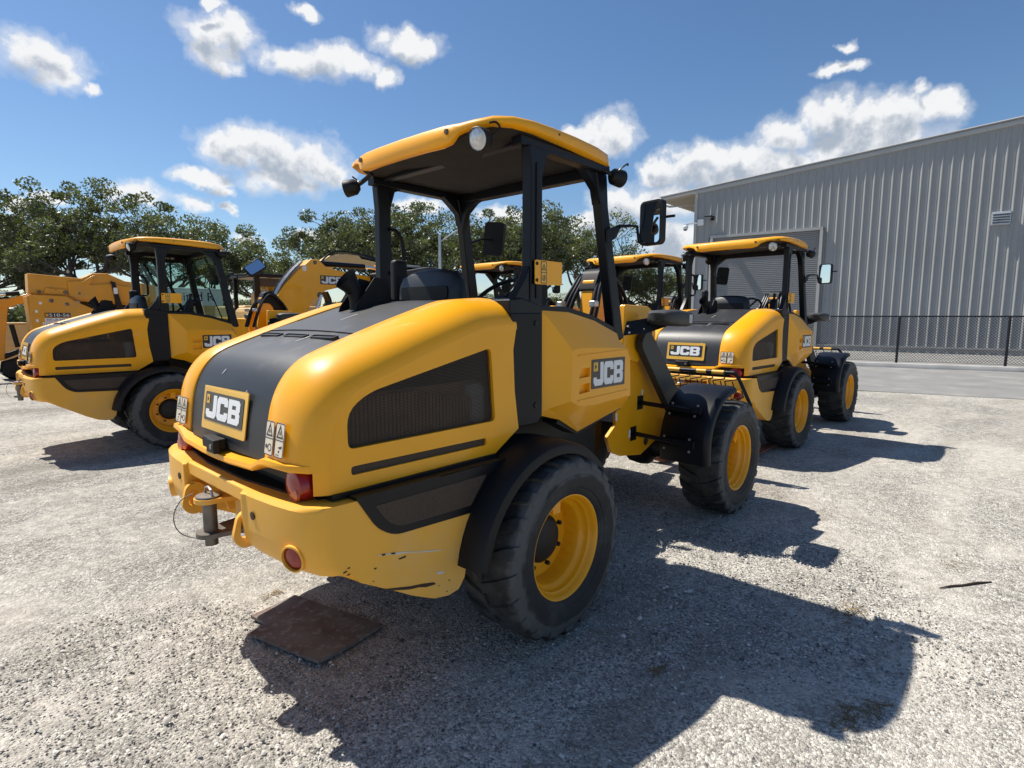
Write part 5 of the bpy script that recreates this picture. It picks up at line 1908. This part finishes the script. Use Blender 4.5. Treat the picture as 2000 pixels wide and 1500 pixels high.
# telehandler: frame, tower, boom, wheels, cab
TYP = 15.0
th = empty('telehandler', (1.6, TYP, 0))


def tr(p):
    return (p[0] - 1.6, p[1])


m = MB().prism([tr(p) for p in [(.12, 2.62), (1.15, 2.55), (1.39, 2.69), (1.71, 2.70), (2.08, 2.52), (2.40, 2.49), (2.78, 2.43), (2.78, 1.86), (2.35, 1.87), (1.52, 1.94), (1.0, 2.0), (.10, 2.16)]], .10, .50)
bm_ = build(m, 'boom', 'yellow_old', th, bev=.02)
m = MB().prism([tr(p) for p in [(.86, 2.12), (.86, 2.46), (1.17, 2.48), (1.39, 2.63), (1.45, 2.64), (1.30, 2.40), (1.75, 2.44), (2.3, 2.35), (2.3, 1.93), (1.52, 2.0), (1.0, 2.05)]], .055, .10)
build(m, 'boom_side_plate', 'yellow_old', bm_, bev=.012)
build(MB().prism([tr(p) for p in [(.38, 2.14), (.42, 2.29), (.80, 2.27), (.82, 2.12)]], .06, .10), 'boom_pad', 'yellow_old', bm_, bev=.015)
for (x, z, r_) in ((.30, 2.19, .03), (.62, 2.24, .008), (.80, 2.19, .035), (1.08, 2.17, .022)):
    build(MB().revolve([(0, -.006), (r_, -.006), (r_ * 1.3, .01)], c=(x - 1.6, .05, z), n=12), 'pin', 'worn_steel', bm_)
m = MB().prism([tr(p) for p in [(.10, 2.12), (.79, 2.10), (1.0, 1.96), (1.34, 1.78), (1.60, 1.72), (1.30, 1.45), (1.2, .95), (.9, .75), (.45, .72), (.30, .85), (.15, 1.10), (.08, 1.36)]], -.02, .05)
m.prism([tr(p) for p in [(.10, 2.12), (.79, 2.10), (1.0, 1.96), (1.34, 1.78), (1.2, .95), (.45, .72), (.15, 1.10), (.08, 1.36)]], .55, .62)
tw = build(m, 'boom_tower', 'yellow_old', th, bev=.015)
build(MB().prism([tr(p) for p in [(.05, 2.08), (.12, 2.10), (.17, 1.45), (.36, .85), (.28, .82), (.08, 1.30)]], .04, .56), 'rear_guard', 'yellow_old', th, bev=.01)
build(MB().prism([tr(p) for p in [(1.75, 2.50), (1.84, 2.48), (1.95, 1.90), (2.02, 1.55), (1.9, 1.55), (1.82, 1.92)]], .02, .09), 'lift_ram', 'black', th)
build(MB().flat(rrect(1.79, 2.18, 1.88, 2.34, .01, 1), [], lambda u, v, w: (u - 1.6, .018 - w, v), 0, .002), 'ram_label', 'decal_white', th)
m = MB().box((2.6, .55, 1.0), (5.2, .7, .5))
m.box((1.3, .45, 1.50), (1.5, .5, .5))
build(m, 'chassis', 'black_matt', th)
cb = MB().prism([(-.4, 1.1), (-.4, 2.2), (-.2, 2.4), (.8, 2.4), (1.1, 1.6), (1.1, 1.1)], .75, 1.6)
build(cb, 'cab', 'black', th, bev=.03)
for x in (.4, 4.2):
    for yy in (.05, 1.35):
        ground_wheel(th, x, yy, .62, .4)
for (x, z, r_) in ((.50, 1.98, .045), (.80, 1.90, .04)):
    build(MB().revolve([(0, -.014), (r_ * .5, -.014), (r_, -.004), (r_ * 1.1, .0)], c=(x - 1.6, -.02, z), n=14), 'tower_pin', 'worn_steel', th)
f2 = lambda x0, z0: (lambda u, v, w: (x0 - 1.6 + u, -.02 - w, z0 + v))
build(MB().flat(rrect(0, 0, .50, .115, .004, 1), [], f2(.345, 1.575), 0, .004), 'model_plate', 'decal_black', th)
text_part(th, '510-56', f2(.435, 1.595), .39, .075, 'decal_white')
build(MB().flat(rrect(.015, .02, .075, .095, .002, 1), [], f2(.345, 1.575), .004, .007), 'plate_mark', 'yellow_old', th)
build(MB().flat(rrect(0, 0, .52, .085, .004, 1), [], f2(.345, 1.475), 0, .004), 'phone_plate', 'decal_white', th)
text_part(th, '800-UR-RENTS', f2(.37, 1.495), .47, .05, 'letter_blue')
build(MB().flat(rrect(0, 0, .64, .085, .004, 1), [], f2(.30, 1.375), 0, .004), 'web_plate', 'decal_white', th)
text_part(th, 'UnitedRentals.com', f2(.32, 1.39), .60, .055, 'decal_black')
build(MB().flat(rrect(0, 0, .40, .09, .004, 1), [], f2(.375, 1.265), 0, .004), 'number_plate', 'decal_cream', th)
text_part(th, '11446', f2(.44, 1.28), .27, .06, 'decal_black')
for (x, z) in ((.29, 1.92), (.20, 1.72), (.20, 1.50)):
    build(MB().flat(rrect(x - .025, z - .03, x + .025, z + .03, .003, 1), [], lambda u, v, w: (u - 1.6, -.02 - w, v), 0, .003), 'paper_label', 'decal_white', th)
tag(th, 'old yellow telehandler with lowered boom and lettered tower behind the glazed loader', 'telehandler')

# backhoe arm reaching in at the left edge
BY = 16.6
bh = empty('backhoe', (-.3, BY, 0))


def br_(pts):
    return [(x + .3, z) for x, z in pts]


build(MB().prism(br_([(-.42, 2.02), (-.10, 2.05), (.12, 2.13), (.34, 2.20), (.34, 1.98), (.05, 1.90), (-.12, 1.82), (-.42, 1.80)]), -.10, .10), 'boom', 'yellow_old', bh, bev=.02)
build(MB().prism(br_([(-.46, 2.0), (-.16, 1.95), (-.14, 1.80), (-.24, 1.10), (-.30, .50), (-.44, .48), (-.50, 1.4)]), -.08, .08), 'dipper', 'yellow_old', bh, bev=.02)
build(MB().tube([(-.6, 0, 2.12), (.20, 0, 2.17)], .035, 10), 'ram_rod', 'chrome', bh)
build(MB().tube([(.15, 0, 2.165), (.42, 0, 2.19)], .06, 10), 'ram_barrel', 'black', bh)
build(MB().tube([(.20, 0, 1.40), (.28, 0, .82)], .055, 10), 'bucket_ram', 'black', bh)
build(MB().prism(br_([(-.34, .50), (.17, .73), (.20, .85), (-.30, .66)]), -.06, .06), 'bucket_link', 'black', bh, bev=.01)
bk = catmull([(.30, .70), (.20, .40), (.10, .15), (-.05, .04), (-.25, .03), (-.40, .16)], 4)
inn = [(x * .92 - .02, z * .9 + .05) for x, z in bk]
build(MB().prism(br_(bk + list(reversed(inn))), -.32, .32), 'bucket', 'black_matt', bh)
for y_ in (-.32, .31):
    build(MB().prism(br_(bk + [(-.34, .45), (-.1, .52)]), y_, y_ + .012), 'bucket_side', 'black_matt', bh)
for k_ in range(3):
    build(MB().tube(catmull([(-.05, .09 + .02 * k_, 2.0), (.15, .12, 2.09 - .01 * k_), (.35, .11, 2.04), (.62, .06 + .02 * k_, 2.17)], 3), .018, 6), 'hose', 'black', bh)
m = MB().box((-2.6, 0, 1.2), (2.4, 1.2, .9))
build(m, 'tractor_body', 'yellow_old', bh, bev=.05)
build(MB().prism([(-1.2, .4), (-1.5, .4), (-1.6, 1.9), (-.30, 2.05), (-.2, 1.85), (-1.2, 1.6)], -.12, .12), 'boom_base', 'yellow_old', bh, bev=.02)
for x in (-3.2, -1.9):
    for yy in (-.7, .7):
        ground_wheel(bh, x, yy, .6, .4)
tag(bh, 'yellow backhoe arm with a black bucket on the ground at the left edge', 'backhoe')

gb = empty('generator_box', (.22, 19.2, 0))
build(MB().box((0, .4, .74), (.62, 1.2, 1.28)), 'cabinet', 'tan_paint', gb, bev=.03)
build(MB().box((0, .4, 1.40), (.66, 1.24, .04)), 'lid', 'tan_paint', gb, bev=.01)
for z in (.55, .75, .95):
    build(MB().box((.0, -.205, z), (.5, .012, .02)), 'louvre', 'tan_paint', gb)
for x in (-.25, .25):
    build(MB().box((x, .4, .05), (.08, 1.1, .10)), 'skid', 'black_matt', gb)
tag(gb, 'tan generator cabinet standing behind the backhoe bucket', 'generator')

# excavator with bent boom
EY = 9.5
exv = empty('excavator', (4.6, EY, 0))


def er(pts):
    return [(x - 4.6, z) for x, z in pts]


bo = [(3.20, 1.20), (3.35, 1.91), (3.59, 2.26), (3.92, 2.60), (4.13, 2.77), (4.23, 2.86), (4.43, 2.87), (4.63, 2.70), (5.26, 2.62), (6.04, 2.53), (6.44, 2.46), (6.48, 2.36), (6.40, 2.30), (6.04, 2.33), (5.53, 2.35), (5.04, 2.30), (4.58, 2.19), (4.27, 1.98), (4.08, 1.69), (3.98, 1.30), (3.8, 1.15)]
b_ = build(MB().prism(er(bo), -.16, .16), 'boom', 'yellow', exv, bev=.02)
logo(exv, lambda u, v, w: (4.74 - 4.6 + u, -.161 - w, 2.425 + v), .60, .20)
for (x, z, r_) in ((4.33, 2.80, .04), (4.42, 2.08, .06), (6.38, 2.38, .05)):
    build(MB().revolve([(0, -.012), (r_, -.012), (r_ * 1.2, 0)], c=(x - 4.6, -.16, z), n=14), 'boom_pin', 'worn_steel', b_)
build(MB().flat(rrect(4.03, 2.60, 4.12, 2.72, .01, 1), [], lambda u, v, w: (u - 4.6, -.16 - w, v), 0, .003), 'paper_label', 'decal_white', b_)
build(MB().tube([(4.40 - 4.6, 0, 2.80), (5.70 - 4.6, 0, 2.80)], .065, 12), 'dipper_ram', 'black', exv)
build(MB().tube([(5.65 - 4.6, 0, 2.80), (6.15 - 4.6, 0, 2.78)], .035, 10), 'ram_rod', 'chrome', exv)
build(MB().prism(er([(6.05, 2.86), (6.20, 2.88), (6.52, 2.48), (6.60, 1.9), (6.45, 1.0), (6.28, .45), (6.16, .45), (6.22, 1.3), (6.25, 2.0), (6.28, 2.35)]), -.13, .13), 'dipper', 'yellow', exv, bev=.02)
build(MB().tube([(4.10 - 4.6, -.22, 1.30), (4.42 - 4.6, -.22, 2.08)], .035, 10), 'lift_ram_rod', 'chrome', exv)
build(MB().tube([(3.80 - 4.6, -.22, .70), (4.14 - 4.6, -.22, 1.40)], .07, 10), 'lift_ram', 'black', exv)
for k_ in range(5):
    build(MB().tube(catmull([(3.30 - 4.6 + k_ * .02, -.05 + .05 * k_, 1.6), (3.48 - 4.6, -.1 + .05 * k_, 2.14), (3.80 - 4.6, -.1 + .05 * k_, 2.56), (4.06 - 4.6, -.1 + .05 * k_, 2.80)], 3), .022, 6), 'boom_pipe', 'steel' if k_ < 3 else 'black', exv)
for k_ in range(4):
    build(MB().tube(catmull([(4.62 - 4.6, -.1 + .06 * k_, 2.16), (4.70 - 4.6, -.12 + .06 * k_, 1.90), (4.55 - 4.6, -.1 + .06 * k_, 1.62), (4.2 - 4.6, -.05, 1.5)], 3), .035, 6), 'hose', 'black', exv)
m = MB().prism([(-2.9, .75), (-2.9, 1.45), (-2.6, 1.6), (-.6, 1.5), (-.6, .75)], -.3, 1.6)
build(m, 'engine_house', 'yellow', exv, bev=.05)
build(MB().prism([(-1.3, 1.0), (-1.3, 1.55), (-1.0, 1.65), (-.3, 1.65), (-.05, 1.5), (.0, 1.0)], .5, 1.5), 'cowl', 'yellow', exv, bev=.04)
for yy in (-.2, 1.3):
    build(MB().prism(rpoly([(-2.8, .02), (.2, .02), (.4, .35), (.2, .7), (-2.8, .7), (-3.0, .35)], .15, 4), yy - .2, yy + .2), 'track', 'rubber', exv, bev=.02)
build(MB().prism(er([(6.10, .50), (6.35, .55), (6.6, .3), (6.55, .05), (6.2, .02), (6.0, .25)]), -.3, .3), 'bucket', 'black_matt', exv, bev=.02)
tag(exv, 'yellow excavator whose bent boom with white letters rises behind the front hood', 'excavator')

# tan dozer with black cab
dz = empty('tan_dozer', (4.2, 12.2, 0))
build(MB().prism([(-.35, .9), (-.35, 1.75), (-.28, 1.82), (.6, 1.84), (1.6, 1.6), (1.6, .9)], -.45, .45), 'hood', 'tan_paint', dz, bev=.05)
build(MB().box((.28, 0, 1.88), (.24, .3, .1)), 'hood_cap', 'tan_paint', dz, bev=.02)
for (x, y_) in ((-.16, -.5), (.78, -.5), (-.16, .8), (.78, .8)):
    build(MB().box((x, y_, 2.05), (.14 if y_ < 0 else .1, .08, 1.1)), 'cab_post', 'black', dz, bev=.015)
build(MB().box((.31, .15, 2.62), (1.15, 1.5, .09)), 'cab_roof', 'black', dz, bev=.03)
build(MB().box((.31, -.5, 2.45), (.85, .05, .2)), 'roof_rail', 'charcoal', dz, bev=.01)
build(MB().box((.31, -.48, 2.1), (.8, .01, .55)), 'cab_glass', 'glass_dark', dz)
build(MB().box((.2, .1, 1.95), (.4, .4, .55)), 'cab_seat', 'tan_paint', dz, bev=.06)
build(MB().box((.4, 0, 1.35), (1.2, 1.2, .9)), 'body', 'tan_paint', dz, bev=.04)
for yy in (-.75, .75):
    build(MB().prism(rpoly([(-1.0, .02), (1.3, .02), (1.55, .4), (1.3, .85), (-1.0, .85), (-1.2, .4)], .2, 4), yy - .2, yy + .2), 'track', 'rubber', dz, bev=.02)
tag(dz, 'tan dozer with black cab posts seen past the glazed loader mirror', 'dozer')

# tan excavator boom far behind
te = empty('tan_excavator', (8.0, 14.0, 0))
build(MB().prism([(-1.6, 1.3), (-1.17, 3.15), (-.67, 3.50), (-.16, 3.60), (.35, 3.58), (.45, 3.47), (1.9, 3.30), (1.9, 3.10), (.25, 3.30), (-.5, 3.20), (-.9, 2.8), (-1.2, 1.3)], -.2, .2), 'boom', 'tan_paint', te, bev=.03)
build(MB().tube([(.2, -.05, 3.56), (1.3, -.05, 3.42)], .06, 10), 'dipper_ram', 'black', te)
build(MB().tube(catmull([(-1.2, -.15, 3.0), (-.7, -.15, 3.56), (-.1, -.15, 3.66), (.6, -.15, 3.60), (1.5, -.15, 3.40)], 3), .03, 6), 'boom_hose', 'black', te)
build(MB().prism([(1.7, 3.38), (1.95, 3.36), (2.2, 2.0), (2.0, .6), (1.85, .6), (1.85, 2.2)], -.15, .15), 'dipper', 'tan_paint', te, bev=.02)
build(MB().prism([(-3.6, .9), (-3.6, 1.9), (-1.2, 1.9), (-1.0, .9)], -.6, 1.5), 'house', 'tan_paint', te, bev=.06)
for yy in (-.5, 1.4):
    build(MB().prism(rpoly([(-3.6, .02), (-.4, .02), (-.2, .42), (-.4, .85), (-3.6, .85), (-3.8, .42)], .2, 4), yy - .25, yy + .25), 'track', 'rubber', te, bev=.02)
tag(te, 'tan excavator whose boom tops out above the yellow boom', 'excavator')

# compact machine with a black glazed cab behind the seat
sk = empty('skid_steer', (6.7, 8.6, 0))
build(MB().prism([(-.95, 2.55), (-.98, 2.62), (-.3, 2.75), (.65, 2.68), (.95, 2.62), (.9, 2.54)], -.75, .75), 'cab_roof', 'charcoal', sk, bev=.03)
for (x0, x1) in ((-.9, -.95), (.1, .1), (.85, 1.06)):
    for yy in (-.72, .70):
        build(MB().add([(x0 - .04, yy, 2.56), (x0 + .04, yy, 2.56), (x1 + .05, yy, 1.1), (x1 - .05, yy, 1.1), (x0 - .04, yy + .06, 2.56), (x0 + .04, yy + .06, 2.56), (x1 + .05, yy + .06, 1.1), (x1 - .05, yy + .06, 1.1)], [(0, 1, 2, 3), (7, 6, 5, 4), (0, 4, 5, 1), (1, 5, 6, 2), (2, 6, 7, 3), (3, 7, 4, 0)]), 'cab_post', 'black', sk)
build(MB().add([(-.88, -.70, 2.55), (.84, -.70, 2.55), (1.02, -.70, 1.15), (-.94, -.70, 1.15)], [(0, 1, 2, 3)]), 'side_window', 'glass_dark', sk)
build(MB().box((-.6, -.2, 2.76), (.5, .5, .05)), 'roof_hatch', 'trim_grey', sk, bev=.01)
build(MB().box((0, 0, .85), (2.4, 1.2, .7)), 'body', 'black_matt', sk, bev=.05)
for x in (-.7, .7):
    for yy in (-.75, .75):
        ground_wheel(sk, x, yy, .42, .3)
tag(sk, 'compact machine with black glazed cab visible just over the front loader seat', 'skid steer')

# white box truck with lettering
tk = empty('box_truck', (5.6, 20.6, 0))
build(MB().box((-.55, 1.1, 1.90), (3.1, 2.2, 1.50)), 'cargo_box', 'white_paint', tk, bev=.04)
text_part(tk, 'United R', lambda u, v, w: (-.94 + u, -.002 - w, 2.17 + v), 1.62, .32, 'letter_blue')
build(MB().box((-.55, -.006, 2.60), (3.0, .01, .03)), 'side_rail', 'galv', tk)
build(MB().box((-.55, -.006, 1.75), (3.0, .01, .5)), 'side_stripe', 'tan_paint', tk)
build(MB().prism([(1.1, .7), (1.1, 1.75), (1.7, 1.75), (2.0, 1.4), (2.4, 1.3), (2.4, .7)], .1, 2.1), 'truck_cab', 'white_paint', tk, bev=.06)
build(MB().box((.2, 1.1, .85), (4.4, .9, .3)), 'truck_frame', 'black_matt', tk)
for x in (-1.3, 1.8):
    for yy in (.2, 2.0):
        ground_wheel(tk, x, yy, .5, .3, rim='galv')
tag(tk, 'white box truck with dark lettering seen through the glazed loader cab', 'truck')

# orange and white barrier drum behind the far loader
bdm = empty('traffic_drum', (18.0, 4.75, 0))
build(MB().revolve([(0, 1.46), (.22, 1.46), (.25, 1.40), (.27, .9), (.29, .88), (.31, .05), (0, .05)], n=24, axis='z'), 'drum_body', 'drum_orange', bdm)
build(MB().revolve([(.4, 0), (.4, .06), (.3, .08)], n=20, axis='z'), 'drum_base', 'black_matt', bdm)
tag(bdm, 'orange barrier drum behind the fence beside the far loader', 'drum')

# ------------------------------------------------------------------ things lying on the gravel
pp = [(-1.022, .418, .012), (-.88, .452, .004), (-.746, .485, .0), (-.67, .14, .002), (-.600, -.175, .014), (-.80, -.20, .006), (-.989, -.226, .020), (-1.04, .02, .008), (-1.095, .259, .010), (-.995, .297, .004)]
m = MB()
n_ = len(pp)
cv = (-.84, .12, .010)
m.add([(x, y, z + .016) for x, y, z in pp] + [(x, y, z) for x, y, z in pp] + [(cv[0], cv[1], cv[2] + .014)],
      [(i, (i + 1) % n_, 2 * n_) for i in range(n_)] + [(i, (i + 1) % n_, n_ + (i + 1) % n_, n_ + i) for i in range(n_)] + [tuple(range(2 * n_ - 1, n_ - 1, -1))])
pl = build(m, 'steel_plate', 'rust_plate', ang=30)
tag(pl, 'rusty steel plate lying on the gravel under the front loader', 'plate')
tg = build(MB().tube([(1.86, -2.262, .012), (1.93, -2.31, .016), (1.99, -2.36, .014), (2.08, -2.42, .017), (2.17, -2.488, .012)], [.003, .006, .007, .007, .004], 7), 'fallen_stick', 'twig_brown')
tag(tg, 'bare dark stick lying on the sunny gravel', 'stick')


def litter(name, x, y, n_, rad, lab, material='dry_grass', h=.02):
    r_ = random.Random(int(x * 100 + y * 37))
    m = MB()
    for k_ in range(n_):
        a, d = r_.uniform(0, 6.28), rad * r_.random() ** .7
        px, py = x + d * math.cos(a) * 1.3, y + d * math.sin(a) * .7
        b = r_.uniform(0, 6.28)
        ln, w = r_.uniform(.008, .035), r_.uniform(.0008, .0025)
        z0, z1 = r_.uniform(.002, h * .6), r_.uniform(.004, h)
        dx, dy = math.cos(b) * ln, math.sin(b) * ln
        m.add([(px - dx - dy * w / ln, py - dy + dx * w / ln, z0), (px - dx + dy * w / ln, py - dy - dx * w / ln, z0), (px + dx + dy * w / ln, py + dy - dx * w / ln, z1), (px + dx - dy * w / ln, py + dy + dx * w / ln, z1)], [(0, 1, 2, 3)])
    o = build(m, name, material, smooth=False, merge=False)
    tag(o, lab, 'dry leaves', kind='stuff')


def gpix(px, py):
    d = fw + rt * ((px - 1000) / 1095.4) - up * ((py - 750) / 1095.4)
    s = -CAM.z / d.z
    return CAM.x + d.x * s, CAM.y + d.y * s


for (px, py, n_, rad, lab) in ((1870, 1103, 70, .13, 'dry brown leaf litter on the gravel near the bare stick'), (1655, 1200, 70, .12, 'dead grass scraps at the edge of the canopy shadow'), (1650, 1405, 50, .08, 'dead grass scraps by the lamp shadow'), (1710, 1385, 40, .07, 'small dry leaf scraps in the canopy shadow corner'), (1285, 1315, 24, .05, 'green weed sprouts in the middle of the shadow'), (530, 1165, 30, .06, 'dark dry twigs on the sunny gravel by the steel plate')):
    x_, y_ = gpix(px, py)
    litter('dry_leaves', x_, y_, n_, rad, lab)


# loose stones on the gravel sheet
def stones(n_, seed, name, lab, inner, outer, size, spread=48):
    g = np.random.default_rng(seed)
    base = np.array([(-1, -1, -.6), (1, -.9, -.6), (.9, 1, -.6), (-1, .95, -.6), (-.55, -.6, .7), (.65, -.5, .55), (.5, .6, .75), (-.6, .5, .6)])
    fcs = np.array([(4, 5, 6, 7), (0, 1, 5, 4), (1, 2, 6, 5), (2, 3, 7, 6), (3, 0, 4, 7)])
    ang = YAW + np.radians(g.uniform(-spread, spread, n_))
    d = np.sqrt(g.uniform(inner ** 2, outer ** 2, n_))
    x, y = CAM.x + d * np.cos(ang), CAM.y + d * np.sin(ang)
    s = size * g.lognormal(0, .45, n_) * (1 + .0 * d)
    rot = g.uniform(0, 6.283, n_)
    V = base[None] * (1 + g.uniform(-.3, .3, (n_, 8, 3))) * (s[:, None, None] * np.stack([g.uniform(.7, 1.4, n_), np.ones(n_), g.uniform(.4, .8, n_)], 1)[:, None, :])
    c, sn = np.cos(rot)[:, None], np.sin(rot)[:, None]
    X = V[..., 0] * c - V[..., 1] * sn + x[:, None]
    Y = V[..., 0] * sn + V[..., 1] * c + y[:, None]
    Z = V[..., 2] + s[:, None] * .2
    vs = np.stack([X, Y, Z], -1).reshape(-1, 3)
    F = (fcs[None] + (np.arange(n_) * 8)[:, None, None]).reshape(-1)
    me = bpy.data.meshes.new(name)
    me.vertices.add(len(vs))
    me.vertices.foreach_set('co', vs.astype(np.float32).ravel())
    me.loops.add(len(F))
    me.loops.foreach_set('vertex_index', F.astype(np.int32))
    me.polygons.add(len(F) // 4)
    me.polygons.foreach_set('loop_start', np.arange(0, len(F), 4, dtype=np.int32))
    me.polygons.foreach_set('loop_total', np.full(len(F) // 4, 4, dtype=np.int32))
    me.update(calc_edges=True)
    me.materials.append(M['stone'])
    o = bpy.data.objects.new(name, me)
    COL.objects.link(o)
    tag(o, lab, 'gravel', kind='stuff')


stones(90000, 3, 'loose_gravel', 'loose grey and white crushed stones scattered over the yard', 1.6, 6.0, .0026)
